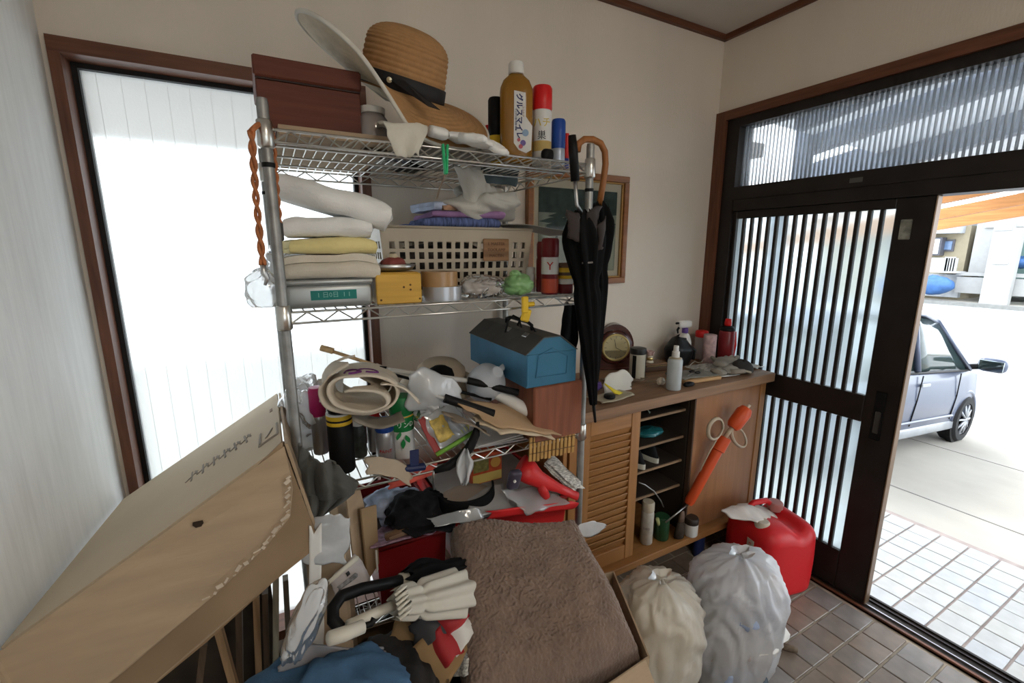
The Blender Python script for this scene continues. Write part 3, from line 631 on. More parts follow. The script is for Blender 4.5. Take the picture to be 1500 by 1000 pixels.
# things under and beside the hat
p = at(548, 178, y=1.30)
jr = T('glass_jar', 'cloudy glass jar tucked under the straw hat', 'jar', (p.x, 1.32, Z1)); h_ = .10
MB().lathe([(.036,0),(.04,.006),(.04,.075),(.03,.09)], 24).build('body', film('cloudy_glass', (.42,.36,.33), .35, .7, .1), jr, smooth=True)
MB().lathe([(.032,.088),(.034,.09),(.034,.104),(0,.106)], 20).build('lid', mat('pale_lid', (.5,.47,.42), .4), jr, smooth=True, angle=40)
blob('contents', mat('pinkish_contents', (.34,.22,.2), .7), jr, (0,0,.04), (.03,.03,.036), 4, .2)
pc = at(594, 196, y=1.17)
def drape(px0, px1, pyt, pyb, y, shift=0, taper=.75, back=.14):
    a, b_, c_ = at(px0, pyt, y=y), at(px1, pyt, y=y), at((px0+px1)/2+shift, pyb, y=y)
    def fn(u, v):
        x = lerp(a.x, b_.x, u)
        if v < .35: t = v/.35; return (x, y + back*(1-t), a.z + .012*(1-t)*math.sin(u*6) + .01*math.sin(t*3))
        t = (v-.35)/.65; xc = lerp((a.x+b_.x)/2, c_.x, t); w2 = (b_.x-a.x)/2*lerp(1, taper, t)
        return (xc+(u*2-1)*w2, y - .008*math.sin(t*3.1) - .006*math.sin(u*9)*t, lerp(a.z, c_.z, t) - .012*abs(u-.5)*t)
    return fn
sheet('white_cloth', mat('old_white_cloth', (.62,.59,.51), .95, var=.08, scale=10, bump=.3, bscale=200), drape(563, 622, 178, 228, 1.175, 6, .62), amp=.006, freq=18, seed=3, thick=.003, label='limp off-white cloth hanging over the top shelf edge under the hat', cat='cloth')
blob('grey_cloth', MATS['grey_fabric'], None, (xs(672,1.34,Z1+.03), 1.36, Z1+.026), (.15,.09,.035), 12, .3, 2.4, .25, label='dark grey cloth bundled under the brim of the straw hat', cat='cloth')
def glove(name, label, m, loc, rot, s=1.0, curl=.3, seed=1, group=None, mirror=1):
    t = T(name, label, 'glove', loc, rot, group)
    def palm(u, v):
        a = 2*math.pi*u; w_ = lerp(.036, .047, min(1, v*1.6))*(1 if v < .93 else .85); th = .012 + .004*math.sin(v*3)
        q = Vector((math.cos(a)*w_, v*.125, th + math.sin(a)*th)); q += Vector((fn3(q*40,1,seed+3)*.006,0,fn3(q*30,1,seed)*.008)); return q*s
    MB().grid(palm, 20, 12, cu=True).build('palm', m, t, smooth=True)
    MB().lathe([(.030*s,0),(.037*s,.008*s),(.035*s,.04*s),(.033*s,.045*s)], 20, Matrix.Rotation(math.pi/2,4,'X') @ Matrix.Diagonal((1,.42,1,1)) @ Tm(0,.028*s,0)).build('cuff', m, t, smooth=True)
    for i, (fx, L, an) in enumerate(((-.034,.062,-.10),(-.012,.075,-.03),(.011,.072,.05),(.033,.055,.16))):
        pts = [Vector((fx*mirror + math.sin(an)*mirror*L*q, .115+L*q*(1-.25*curl*q), .012 + .018*curl*math.sin(q*2.6+i))) *s for q in (0,.3,.6,.85,1)]
        MB().tube(pts, [.0115*s,.0118*s,.011*s,.010*s,.005*s], 9).build('finger', m, t, smooth=True)
    pts = [Vector((.03*mirror+.05*q*mirror, .03+.055*q, .012+.01*q))*s for q in (0,.35,.7,.9,1)]
    MB().tube(pts, [.014*s,.013*s,.012*s,.01*s,.005*s], 9).build('thumb', m, t, smooth=True)
    return t
p = at(690, 205, y=1.20)
glove('work_glove', 'white cotton work glove hanging over the top shelf edge', M_white, (p.x-.07, 1.21, Z1+.022), Euler((R(-8), R(12), R(-95))), 1.0, .4, 5)
# bottles and cans on the top shelf
t = can('spray_can', 'black-capped spray can with yellow base behind the amber bottle', 'spray can', 727, 1.38, Z1, 24, 92, M_yel, M_black, .55)
t = can('bottle', 'small white bottle with a red cap behind the hat brim', 'bottle', 716, 1.52, Z1, 17, 66, M_white_pl, M_redcap, .2, .55)
x = xs(756, 1.31, Z1); s = SCL(x, 1.31, Z1)
bt = T('cleaner_bottle', 'large amber cleaner bottle with white cap and printed label', 'bottle', (x, 1.31, Z1), (0, 0, R(-24)))
w2, hh = 23.5/s, 134/s; Mb = Matrix.Diagonal((1,.62,1,1))
MB().lathe([(w2*.9,0),(w2,.006),(w2,hh*.70),(w2*.97,hh*.75),(w2*.80,hh*.82),(w2*.52,hh*.865),(w2*.42,hh*.885)], 40, Mb, 3).build('body', M_amber, bt, smooth=True)
MB().lathe([(w2*.44,hh*.885),(w2*.47,hh*.89),(w2*.45,hh*.985),(w2*.40,hh),(0,hh)], 24).build('cap', M_white_pl, bt, smooth=True, angle=40)
d_ = w2*.62*1.02
lb = MB().add([(-w2*.18,0,hh*.70),(w2*.50,0,hh*.68),(w2*.52,0,hh*.45),(w2*.92,0,hh*.36),(w2*.86,0,hh*.12),(w2*.55,0,hh*.09),(w2*.1,0,hh*.12),(-w2*.2,0,hh*.19)], [tuple(range(8))]).build('label', M_prwhite, bt, loc=(0,-d_-.0005,0), thick=.001)
MR = lambda x, z, a: Tm(x, -.001, z) @ Matrix.Rotation(a, 4, 'Y')
text('lettering', 'グルスマイレ', w2*.42, M_ink, lb, MR(w2*.12, hh*.45, math.pi/2), bold=.0006)
text('lettering', 'キッチン用 洗剤 食器', w2*.13, M_ink, lb, MR(-w2*.08, hh*.42, math.pi/2)); text('lettering', 'ココナツ', w2*.16, mat('brown_ink',(.3,.12,.05),.6), lb, MR(w2*.37, hh*.50, math.pi/2))
for (dx, dz, rr, m) in ((.50,.29,.2,mat('sky_ink',(.25,.36,.5),.6)), (.36,.19,.17,mat('plum_ink',(.16,.12,.34),.6)), (.22,.155,.13,mat('rose_ink',(.5,.12,.15),.6)), (.10,.22,.10,MATS['rose_ink'])):
    MB().lathe([(w2*rr,0),(w2*rr,.0006),(0,.0006)], 14, Tm(w2*dx,-.0011,hh*dz) @ Matrix.Rotation(math.pi/2,4,'X')).build('printed_spot', m, lb)
can('spray_can', 'tall insect spray can with a bright red cap beside the amber bottle', 'spray can', 793, 1.30, Z1, 28, 106, M_prwhite, M_redcap, .30, .97, words=(('ハチ', .52, .13, M_yink), ('巣', .36, .12, M_kink)), bands=((.17,.30,mat('gold_band',(.5,.36,.12),.5)),))
can('spray_can', 'slim dark red-brown tube squeezed beside the amber bottle', 'tube', 780, 1.345, Z1, 9, 76, mat('brown_tube',(.20,.055,.03),.4), None, .02)
can('spray_can', 'small can with a tall blue cap at the end of the top shelf', 'spray can', 817, 1.31, Z1, 20, 66, mat('pale_can',(.42,.47,.55),.35,metal=.4), M_blue, .6, .98)
can('marker', 'slim red and blue marker behind the blue-capped can', 'marker', 829, 1.35, Z1, 8, 52, mat('marker_blue',(.03,.06,.35),.4), M_redcap, .65, .95)
MB().rbox((xs(803,1.23,Z1+.012),1.235,Z1+.02),(.04,.03,.036),.014,3).build('tape_case', M_black, smooth=True, label='small black rounded case at the front of the top shelf', cat='case')
# silver pouches seen through the wires
for i, (px, y, sx_, m, lab) in enumerate(((560,1.55,.09,mat('silver_foil',(.5,.5,.5),.25,metal=.8,var=.3,scale=18),'crumpled silver foil pouch lying behind the straw hat'), (600,1.60,.07,M_black,'black pouch lying at the back of the top shelf'), (640,1.5,.08,MATS['silver_foil'],'flat silver pouch under the dark grey cloth'))):
    blob('pouch', m, None, (xs(px,y,Z1), y, Z1+.024), (sx_,.1,.028), 20+i, .3, 2.5, .3, label=lab, cat='pouch')
# green clip and strap, teal rag hanging below the top shelf
p = at(651, 222, y=1.19); cp = T('clothes_peg', 'green plastic clothes peg on the top shelf rail', 'peg', p)
for s in (-1,1): MB().rbox((s*.004,-.006,-.02),(.006,.012,.075),.002,1,rot=(0,s*.06,0)).build('arm', mat('green_peg',(.02,.42,.16),.4), cp)
MB().tube([(-.006,-.006,-.01),(.006,-.006,-.01)], .004, 8).build('spring', M_steel, cp)
a_, b_ = at(655,236,y=1.2), at(640,290,y=1.30)
MB().tube([a_, a_.lerp(b_,.3)+Vector((0,-.004,-.01)), a_.lerp(b_,.7), b_], .0055, 6, flat=.4).build('strap', mat('tan_strap',(.30,.22,.15),.7), label='tan strap hanging from the green peg into the basket', cat='strap')
sheet('teal_rag', mat('teal_grey_cloth',(.10,.13,.14),.95,bump=.3), drape(706, 760, 246, 270, 1.5, 0, .8, .05), seed=8, amp=.004, thick=.003, label='teal-grey rag hanging under the top shelf', cat='cloth')
# umbrellas hooked on the right post
def furled(t, pts_top, pts_tip, rmax, m, n=48, folds=8, seed=1):
    A, B_ = Vector(pts_top), Vector(pts_tip); L = (B_-A).length; Mx = rotm(A, B_)
    def fn(u, v):
        a = 2*math.pi*u; base = rmax*(1-.80*v**1.1)*(1-.35*math.exp(-(v/.05)**2)+.12*math.exp(-((v-.14)/.08)**2)-.22*math.exp(-((v-.34)/.05)**2))
        r = base*(1+.20*math.sin(folds*a+5*v+seed)+.10*math.sin(3*a+seed))
        return (r*math.cos(a), r*math.sin(a), L*v + (.012*math.sin(folds*a+seed)*(1-v)**8))
    return MB().grid(fn, n, 26, cu=True, M=Mx).build('canopy', m, t, smooth=True)
U1 = T('umbrella', 'furled black umbrella with straight black handle on the right rack post', 'umbrella', at(872,618,y=1.12))
def loc0(o, t): o.location = -Vector(t.location); return o
h0, h1, h2, tip = at(838,198,y=1.12), at(845,300,y=1.12), at(856,318,y=1.12), at(872,618,y=1.12)
loc0(MB().tube([h0, h0.lerp(h1,.2), h0.lerp(h1,.65)], [.011,.0135,.013], 12).build('handle', M_black, U1, smooth=True), U1)
loc0(MB().tube([h0.lerp(h1,.6), h1, h2], .0055, 8).build('shaft', M_steel, U1, smooth=True), U1)
loc0(furled(U1, at(851,312,y=1.12), at(869,592,y=1.12), .054, M_blk_f, seed=2), U1)
loc0(MB().tube([at(853,385,y=1.08), at(868,384,y=1.075)], .003, 6).build('strap_stud', M_steel, U1), U1)
loc0(MB().tube([at(869,588,y=1.12), tip], [.006,.0045], 8).build('ferrule', M_black, U1, smooth=True), U1)
for k, (px, py, w_) in enumerate(((842,330,.05),(868,326,.05),(880,345,.04))):
    q = at(px, py, y=1.085); loc0(sheet('canopy_flap', mat('brown_black_fabric',(.035,.025,.022),.7), lambda u,v: (q.x+(u-.5)*w_, q.y-.012*math.sin(u*3), q.z+(.5-v)*.075+.02*(u-.5)*(1 if k else -1)), 10, 10, .008, 20, k, .002, U1), U1)
U2 = T('umbrella', 'furled black umbrella with curved brown cane handle beside the rack', 'umbrella', at(880,470,y=1.22))
hk = [at(x_, y_, y=1.22) for x_, y_ in ((846,222),(848,210),(856,204),(868,204),(880,210),(886,222),(887,240),(884,265),(878,300))]
loc0(MB().tube(hk, [.010]+[.0105]*8, 12).build('handle', wood('cane_wood',(.33,.125,.035),'z',.4,4,.2), U2, smooth=True), U2)
loc0(furled(U2, at(877,300,y=1.22), at(872,560,y=1.2), .045, M_blk_f, seed=5), U2)
# copper-coloured twisted lead looped over the left post
ld = T('twisted_lead', 'orange-brown twisted rope lead looped over the left rack post', 'rope', at(386,400,y=1.17))
M_rope = mat('copper_rope', (.40,.14,.05), .6, var=.3, scale=60)
A = [at(368,192,y=1.165), at(375,290,y=1.165), at(385,388,y=1.165)]; B = [at(398,188,y=1.215), at(403,260,y=1.215), at(409,330,y=1.215)]
path = []
def seg(P, n=46): return [P[0].lerp(P[1], i/(n/2)) if i <= n/2 else P[1].lerp(P[2], (i-n/2)/(n/2)) for i in range(n+1)]
top = [A[0].lerp(B[0], q/8)+Vector((0,0,.012*math.sin(math.pi*q/8))) for q in range(1,8)]
for nm, pts in (('strand', seg(A)), ('strand', seg(B))):
    for ph in (0, math.pi):
        loc0(MB().tube([p+Vector((math.cos(i*.55+ph)*.0042, math.sin(i*.55+ph)*.0042, 0)) for i, p in enumerate(pts)], .0042, 6).build(nm, M_rope, ld, smooth=True), ld)
loc0(MB().tube([A[0]]+top+[B[0]], .006, 8).build('loop', M_rope, ld, smooth=True), ld)
loc0(MB().tube([A[2], A[2]+Vector((0,0,-.018)), A[2]+Vector((.006,0,-.03)), A[2]+Vector((0,0,-.045))], [.006,.007,.005,.003], 8).build('snap_hook', M_steel, ld, smooth=True), ld)
loc0(MB().rbox(B[2]+Vector((0,0,-.014)), (.016,.016,.045), .004, 1).build('clasp', mat('dark_clasp',(.06,.055,.05),.5), ld), ld)
# ================================================================ second shelf
p0, p1 = at(415, 425, y=1.235), at(546, 425, y=1.235)
tn = T('metal_tin', 'flat grey metal tin with a teal label under the folded towels', 'tin', ((p0.x+p1.x)/2, 1.34, Z2)); tw = p1.x-p0.x; th_ = .072
M_tin = mat('dull_tin', (.38,.40,.40), .38, metal=.6, var=.1)
MB().rbox((0,0,th_*.42),(tw,.22,th_*.84),.014,3).build('body', M_tin, tn, smooth=True); MB().rbox((0,0,th_*.90),(tw+.004,.224,th_*.2),.006,2).build('lid', M_tin, tn, smooth=True)
lb = MB().b2((-tw*.22,-.1115,.020),(tw*.30,-.1105,.044)).build('label', mat('teal_label',(.0,.16,.135),.5), tn)
text('lettering', '1 日0日  1 1', .016, mat('teal_ink',(.18,.42,.38),.5), lb, Tm(tw*.04,-.1118,.032))
z = Z2+th_
fold('towel', M_beige_f, .235, .20, .062, 3, None, 3, .007, label='beige towel folded at the bottom of the pile on the tin', cat='towel', group='folded towels on the tin', loc=(xs(484,1.33,z),1.33,z)); z += .062
fold('towel', M_yel_f, .215, .185, .042, 2, None, 5, .006, label='pale yellow towel folded in the middle of the pile', cat='towel', group='folded towels on the tin', loc=(xs(481,1.33,z),1.33,z), rot=R(4)); z += .042
fold('towel', M_white, .225, .19, .048, 2, None, 9, .008, label='white towel folded on top of the yellow one', cat='towel', group='folded towels on the tin', loc=(xs(480,1.33,z),1.33,z), rot=R(-5)); z += .047
o = fold('towel', M_white, .29, .16, .062, 2, None, 14, .012, label='white towel laid crooked on the very top of the pile', cat='towel', group='folded towels on the tin', loc=(xs(484,1.30,z),1.31,z+.014), rot=Euler((0,R(16),R(-10))))
blob('carrier_bag', M_bagc, None, (xs(388,1.25,1.5), 1.235, Z2+.05), (.04,.03,.05), 31, .16, 2, .2, label='clear plastic bag bulging beside the left rack post', cat='bag')
blob('carrier_bag', M_bagw, None, (xs(425,1.55,1.55), 1.56, Z2+.078), (.07,.06,.085), 33, .3, 3, .2, label='white carrier bag stuffed behind the folded towels', cat='bag')
# laundry basket
pa, pb = at(556, 330, y=1.36), at(779, 336, y=1.36)
zt = (pa.z+pb.z)/2; bw, bd, bh = pb.x-pa.x, .34, zt-Z2-.004
bk = T('laundry_basket', 'tan plastic laundry basket with square holes on the second shelf', 'basket', ((pa.x+pb.x)/2, 1.36+bd/2, Z2+.002))
def lattice(w_top, w_bot, h, nx, nz, parent, Mx, skip=()):
    b = MB(); xsn = []; nzc = nz
    cx = [0]; 
    for i in range(nx): cx += [cx[-1]+.42, cx[-1]+1.0]
    cx = [-.3] + cx + [cx[-1]+.42, cx[-1]+.72]; lo, hi = cx[0], cx[-1]; U = [(c-lo)/(hi-lo) for c in cx]
    V = [0, .05]
    for k in range(nz): V += [V[-1]+.055, V[-1]+.165]
    s = .80/V[-1]; V = [v*s for v in V] + [.86, 1.0]
    b.v = [((u-.5)*lerp(w_bot, w_top, v), -lerp(-.018, 0, v), v*h) for u in U for v in V]; nv = len(V)
    for i in range(len(U)-1):
        for j in range(nv-1):
            hole = i >= 2 and i % 2 == 0 and i <= 2*nx and j >= 2 and j % 2 == 0 and j <= 2*nz and (i//2-1, j//2-1) not in skip
            if not hole: b.f.append((i*nv+j, (i+1)*nv+j, (i+1)*nv+j+1, i*nv+j+1))
    b.v = [tuple(Mx @ Vector(p)) for p in b.v]
    return b.build('side_wall', M_tan, parent, thick=.003)
sk = {(i, j) for i in (11,12,13) for j in (3,4)}
lattice(bw, bw-.03, bh, 16, 5, bk, Tm(0,-bd/2,0), sk); lattice(bw, bw-.03, bh, 16, 5, bk, Tm(0,bd/2,0) @ Matrix.Rotation(math.pi,4,'Z'))
lattice(bd, bd-.03, bh, 10, 5, bk, Tm(-bw/2,0,0) @ Matrix.Rotation(-math.pi/2,4,'Z')); lattice(bd, bd-.03, bh, 10, 5, bk, Tm(bw/2,0,0) @ Matrix.Rotation(math.pi/2,4,'Z'))
MB().b2((-bw/2+.016,-bd/2+.016,0),(bw/2-.016,bd/2-.016,.004)).build('base', M_tan, bk)
MB().tube([(-bw/2,-bd/2,bh),(bw/2,-bd/2,bh),(bw/2,bd/2,bh),(-bw/2,bd/2,bh)], .005, 8, closed=True).build('rim', M_tan, bk, smooth=True)
pl = MB().rbox((bw*.23,-bd/2-.004,bh*.68),(bw*.185,.004,bh*.34),.002,1).build('name_plate', wood('plate_wood',(.27,.15,.075),'x',.6), bk)
for i, s_ in enumerate(('L MASTER', 'TOOLAMP', 'MACTIN')): text('lettering', s_, .014, mat('plate_ink',(.12,.055,.03),.7), pl, Tm(bw*.23,-bd/2-.0062,bh*(.77-.09*i)))
# basket contents
bt_ = Z2+.006
blob('clothes_bundle', mat('dark_clothes',(.07,.06,.055),.95,var=.5,scale=14), None, (bk.location.x, bk.location.y, bt_+bh*.35), (bw*.44,bd*.42,bh*.42), 41, .12, 2, .2, label='dark clothes filling the tan laundry basket', cat='clothes')
zz = zt+.001; cx_ = xs(676,1.42,zz)
cl_ = [(mat('navy_stripe_cloth',(.09,.12,.26),.95,var=.6,scale=25,stretch=(6,1,1)),.26,.03,2,'blue striped towel folded lowest on the basket pile'), (mat('purple_cloth',(.30,.17,.34),.95,var=.3,scale=12),.25,.024,2,'purple towel folded second on the basket pile'), (mat('plaid_cloth',(.32,.19,.12),.95,var=.7,scale=30),.22,.02,1,'brown patterned cloth folded under the grey glove'), (mat('sky_cloth',(.50,.58,.76),.95,var=.2,scale=20),.20,.028,2,'light blue towel folded on the basket pile')]
for i, (m, w_, h_, n_, lab) in enumerate(cl_):
    last = i == 3
    fold('folded_cloth', m, .085 if last else w_, .18 if last else .20, h_, n_, None, 50+i, .006, label=lab, cat='towel', group='folded cloths on the basket', loc=(xs(636,1.47,zz) if last else cx_+.012*i, 1.49 if last else 1.48, zz), rot=R(-4+i*3))
    if i != 2: zz += h_*(.98 if i < 2 else 0)
q0 = at(700, 285, y=1.40)
blob('grey_cloth', mat('dusty_grey_cotton',(.54,.525,.48),.95,var=.08,scale=9,bump=.3,bscale=200), None, (q0.x+.02, 1.44, q0.z-.03), (.125,.09,.06), 61, .45, 1.9, .15, label='dusty grey cloth heaped on the basket pile', cat='cloth')
sheet('grey_cloth', MATS['dusty_grey_cotton'], lambda u, v: tuple(at(lerp(662,700,u)+18*v, lerp(240,300,v), y=1.40-.03*math.sin(u*3))), 20, 20, .01, 12, 6, .004, label='grey cloth strip standing up under the top shelf', cat='cloth')
sheet('paper_sheet', mat('grey_paper',(.34,.32,.29),.8), lambda u, v: (xs(lerp(735,836,u),1.37,zt+.01), lerp(1.33,1.50,v), zt+.014-.03*u*u), 14, 8, .004, 10, 3, .002, label='grey paper sheets sticking out over the basket rim', cat='paper')
fold('folded_cloth', mat('navy_cloth',(.05,.09,.25),.95,var=.3), .075, .2, .022, 1, None, 71, .004, label='navy blue cloth edge showing at the basket corner', cat='cloth', loc=(xs(592,1.46,zt), 1.47, zt-.012))
# small things along the front edge of the second shelf
yb = at(586,425,y=1.225); s = SCL(yb.x,1.225,Z2); bw2, bh2 = 65/s, 44/s
M_yw = wood('yellow_box_wood', (.58,.335,.05), 'x', .5, 4, .12)
yx = T('yellow_box', 'small yellow wooden box with nail holes on the second shelf', 'box', (yb.x, 1.27, Z2), R(-3))
MB().rbox((0,0,bh2/2),(bw2,.10,bh2),.003,1).build('body', M_yw, yx); MB().rbox((0,0,bh2+.001),(bw2-.012,.088,.003),.001,1).build('lid_panel', M_yw, yx)
for dx, dz in ((.012,.55),(.030,.62),(.030,.46),(-.05,.15),(.055,.15)): MB().lathe([(.003,0),(.003,.0008),(0,.0008)], 10, Tm(dx,-.0503,bh2*dz) @ Matrix.Rotation(math.pi/2,4,'X')).build('nail_hole', mat('hole_dark',(.10,.05,.012),.8), yx)
ds = T('dish', 'shallow metal dish standing on the yellow wooden box', 'dish', (yb.x-.0, 1.285, Z2+bh2+.003))
MB().lathe([(.03,0),(.05,.004),(.062,.02),(.060,.02),(.048,.007),(0,.006)], 24, Matrix.Diagonal((1.05,.7,1,1))).build('bowl', M_steel, ds, smooth=True)
rp_ = T('resin_lump', 'dark red pincushion with cream knob in the metal dish', 'pincushion', (yb.x, 1.283, Z2+bh2+.009))
blob('cushion', mat('dull_red',(.22,.05,.04),.7), rp_, (0,0,.016), (.034,.028,.018), 8, .12); MB().lathe([(.012,0),(.014,.005),(.010,.013),(0,.014)], 14, Tm(0,0,.030)).build('knob', mat('cream_pl',(.55,.47,.33),.5), rp_, smooth=True)
def ring_tape(name, label, px, y, Z, wpx, hpx, m, core, grp=None):
    x = xs(px, y, Z); s = SCL(x,y,Z); r, h = wpx/s/2, hpx/s; t = T(name, label, 'tape', (x,y,Z), 0, grp)
    MB().lathe([(r*.62,0),(r,0),(r,h),(r*.62,h),(r*.62,0)], 32).build('winding', m, t, smooth=True, angle=40); MB().lathe([(r*.58,0),(r*.62,0),(r*.62,h),(r*.58,h),(r*.58,0)], 28).build('core', core, t, smooth=True, angle=40); return h
h_ = ring_tape('tape_roll', 'wide silver tape roll lying flat on the second shelf', 648, 1.27, Z2, 56, 20, mat('silver_tape',(.42,.43,.46),.3,metal=.5), M_card)
ring_tape('tape_roll', 'brown parcel tape roll lying on the silver roll', 644, 1.275, Z2+h_, 53, 21, mat('parcel_tape',(.36,.21,.09),.3,spec=.6), M_card)
pg = at(708,425,y=1.26); t = T('parts_bag', 'clear bag holding beige tape rolls on the second shelf', 'bag', (pg.x,1.27,Z2))
blob('film', M_bagc, t, (0,0,.034), (.072,.05,.037), 51, .22, 3, .1)
for k in (-1,1): MB().lathe([(.016,0),(.027,0),(.027,.034),(.016,.034),(.016,0)], 20, Tm(k*.03,0,.012)).build('roll', mat('beige_tape',(.45,.34,.25),.6), t, smooth=True, angle=40)
pg = at(762,420,y=1.27); t = T('green_bag', 'light green plastic pouch on the second shelf', 'bag', (pg.x,1.285,Z2))
blob('pouch', mat('mint_plastic',(.22,.42,.17),.35,spec=.6), t, (0,0,.033), (.05,.045,.036), 52, .2, 2.5, .12); blob('knot', MATS['mint_plastic'], t, (-.01,0,.065), (.02,.015,.015), 53, .3)
can('small_jar', 'little white jar behind the green pouch', 'jar', 777, 1.36, Z2, 14, 36, M_white_pl, M_white_pl, .25)
can('spray_can', 'dark red spray can with white panel beside the small jars', 'spray can', 805, 1.265, Z2, 25, 80, M_dred, M_dred, .32, .97, bands=((.36,.66,M_prwhite),(.03,.28,mat('orange_red',(.5,.07,.03),.45))), words=(('Y', .5, .2, M_rink),))
can('spray_can', 'dark maroon can half hidden behind the red spray can', 'spray can', 795, 1.34, Z2, 20, 72, M_dred, M_dred, .3)
h_ = 21/SCL(xs(827,1.27,Z2),1.27,Z2)
can('small_jar', 'maroon jar with a white lid below the yellow tin', 'jar', 827, 1.27, Z2, 24, 21, M_dred, M_white_pl, .35, .98)
can('small_tin', 'small yellow tin with brown lid stacked on the maroon jar', 'tin', 828, 1.27, Z2+h_, 23, 23, M_yel, mat('brown_lid',(.16,.09,.05),.5), .3, .9, bands=((.2,.4,mat('brown_band',(.1,.06,.04),.5)),))
p = at(767,440,y=1.185); yc = T('spring_clip', 'yellow plastic spring clip on the second shelf rail', 'clip', p)
MB().rbox((0,-.008,-.012),(.022,.012,.05),.003,1).build('jaw', M_yel, yc); MB().rbox((.014,-.006,-.012),(.045,.01,.014),.004,1).build('wing', M_yel, yc); MB().rbox((.006,-.004,-.045),(.03,.012,.04),.004,1,rot=(0,.3,0)).build('jaw', M_yel, yc)
pts = [at(a, b_, y=1.24) for a, b_ in ((740,487),(744,470),(752,462),(760,466),(764,480),(758,476),(764,463),(772,468),(785,486),(792,492))]
MB().tube(pts, .0035, 6).build('power_cable', M_black, smooth=True, label='short black cord looped under the yellow clip', cat='cord')
sheet('umbrella_cover', M_blk_f, lambda u, v: tuple(at(lerp(826,850,u)-6*v, lerp(444,512,v), y=1.215-.015*math.sin(u*6))), 16, 16, .004, 16, 4, .006, label='black fabric cover hanging under the second shelf by the umbrellas', cat='fabric cover')
# ================================================================ third shelf
def canT(name, label, cat, px, pyt, y, Z, wpx, body, cap, **k):
    x = xs(px, y, Z); h = at(px, pyt, y=y).z - Z
    return can(name, label, cat, px, y, Z, wpx, h*SCL(x, y, Z), body, cap, **k)
M_silver = mat('silver_can', (.45,.45,.46), .3, metal=.7)
canT('spray_can', 'spray can with a magenta cap at the left of the third shelf', 'spray can', 471, 565, 1.42, Z3, 21, M_silver, M_pink, capf=.42, neck=.98)
canT('spray_can', 'black spray can with yellow collar and black and white cap', 'spray can', 503, 590, 1.27, Z3, 35, M_black, M_black, capf=.10, neck=.80, bands=((.80,.86,M_yel),(.72,.77,M_yel),(.86,.885,M_prwhite)))
canT('spray_can', 'dark printed can between the black and red spray cans', 'spray can', 528, 614, 1.34, Z3, 20, mat('dark_print',(.05,.055,.05),.4,var=.6,scale=40), M_prwhite, capf=.12)
canT('spray_can', 'dark red spray can standing in the shade of the tote bag', 'spray can', 536, 585, 1.45, Z3, 28, M_dred, M_dred, capf=.3)
canT('spray_can', 'silver spray can with a plain red cap on the third shelf', 'spray can', 549, 598, 1.36, Z3, 19, M_silver, M_redcap, capf=.34, neck=.97)
canT('spray_can', 'silver spray can with a bright blue cap on the third shelf', 'spray can', 566, 612, 1.27, Z3, 27, M_silver, M_blue, capf=.27, neck=.93, words=(('PAINT', .3, .10, M_rink),))
canT('spray_can', 'large green and white spray can with a green cap', 'spray can', 591, 578, 1.28, Z3, 34, M_prwhite, M_green, capf=.29, neck=.92, bands=((.46,.68,M_green),(.685,.70,M_yel)), words=(('クリンD', .57, .105, M_wink),))
x = xs(591, 1.245, Z3)
for dx, dz, a in ((-.012,.07,.6),(.014,.055,-.5),(.0,.04,.1)):
    MB().grid(lambda u, v: (x+dx+(u-.5)*.014*math.sin(v*3.1)+.02*(v-.5)*math.sin(a), 1.237, Z3+dz+.03*v*math.cos(a)), 5, 7).build('leaf_print', M_green, bpy.data.objects[[o.name for o in bpy.data.objects if o.name.startswith('spray_can') and o.get('label','').startswith('large green')][0]], thick=.0006)
lgo = [o for o in bpy.data.objects if o.get('label','').startswith('large green')][0]
for c_ in lgo.children:
    if c_.name.startswith('leaf_print'): c_.location = -lgo.location
blob('carrier_bag', M_bagw, None, (xs(452,1.5,1.13), 1.50, Z3+.10), (.075,.09,.115), 81, .3, 2.5, .15, label='white carrier bag slumped at the left end of the third shelf', cat='bag')
# rolled canvas tote lying over the cans
tp = at(531, 566, y=1.27); tt = T('tote_bag', 'rolled cream canvas tote bag lying across the spray cans', 'bag', tp, (0, R(8), R(-14)))
M_canvas = mat('cream_canvas', (.62,.55,.45), .95, var=.08, scale=9, bump=.35, bscale=260)
def spiral(u, v, k=0):
    a = 2*math.pi*(u*1.9) + 2.4; s = lerp(1, .52, u)
    x, z = math.cos(a)*.105*s, math.sin(a)*.058*s
    x = math.copysign(abs(x/.105)**.8*.105, x)
    return (x+.006*math.sin(9*v), lerp(-.085, .12, v)-.03*u*(1-v), z+.012*math.sin(4*u+3*v))
sheet('canvas_roll', M_canvas, spiral, 76, 14, .003, 20, 4, .006, tt)
sheet('strap', M_canvas, lambda u, v: (lerp(.05,.155,u), -.095+.03*v, .035-.05*u+.02*math.sin(u*3)), 12, 5, .003, 20, 5, .004, tt)
sheet('strap', mat('grey_lining',(.26,.23,.19),.95), lambda u, v: (lerp(-.02,.115,u), -.09+.08*v, -.062-.022*math.sin(u*3.1)), 12, 5, .003, 20, 8, .004, tt)
for cu, cv in ((.482,.30),(.447,.34)):
    MB().tube([Vector(spiral(cu+.020*math.cos(a), cv+.17*math.sin(a)))+Vector((0,0,.0045)) for a in [k*.4 for k in range(14)]], .004, 6, flat=.4).build('print', mat('purple_print',(.16,.03,.17),.8), tt)
sheet('white_cloth', M_white, lambda u, v: tuple(at(lerp(470,500,u), lerp(556,590,v)-8*u, y=1.33)), 12, 12, .008, 14, 2, .004, label='white cloth corner hanging over the magenta spray can', cat='cloth')
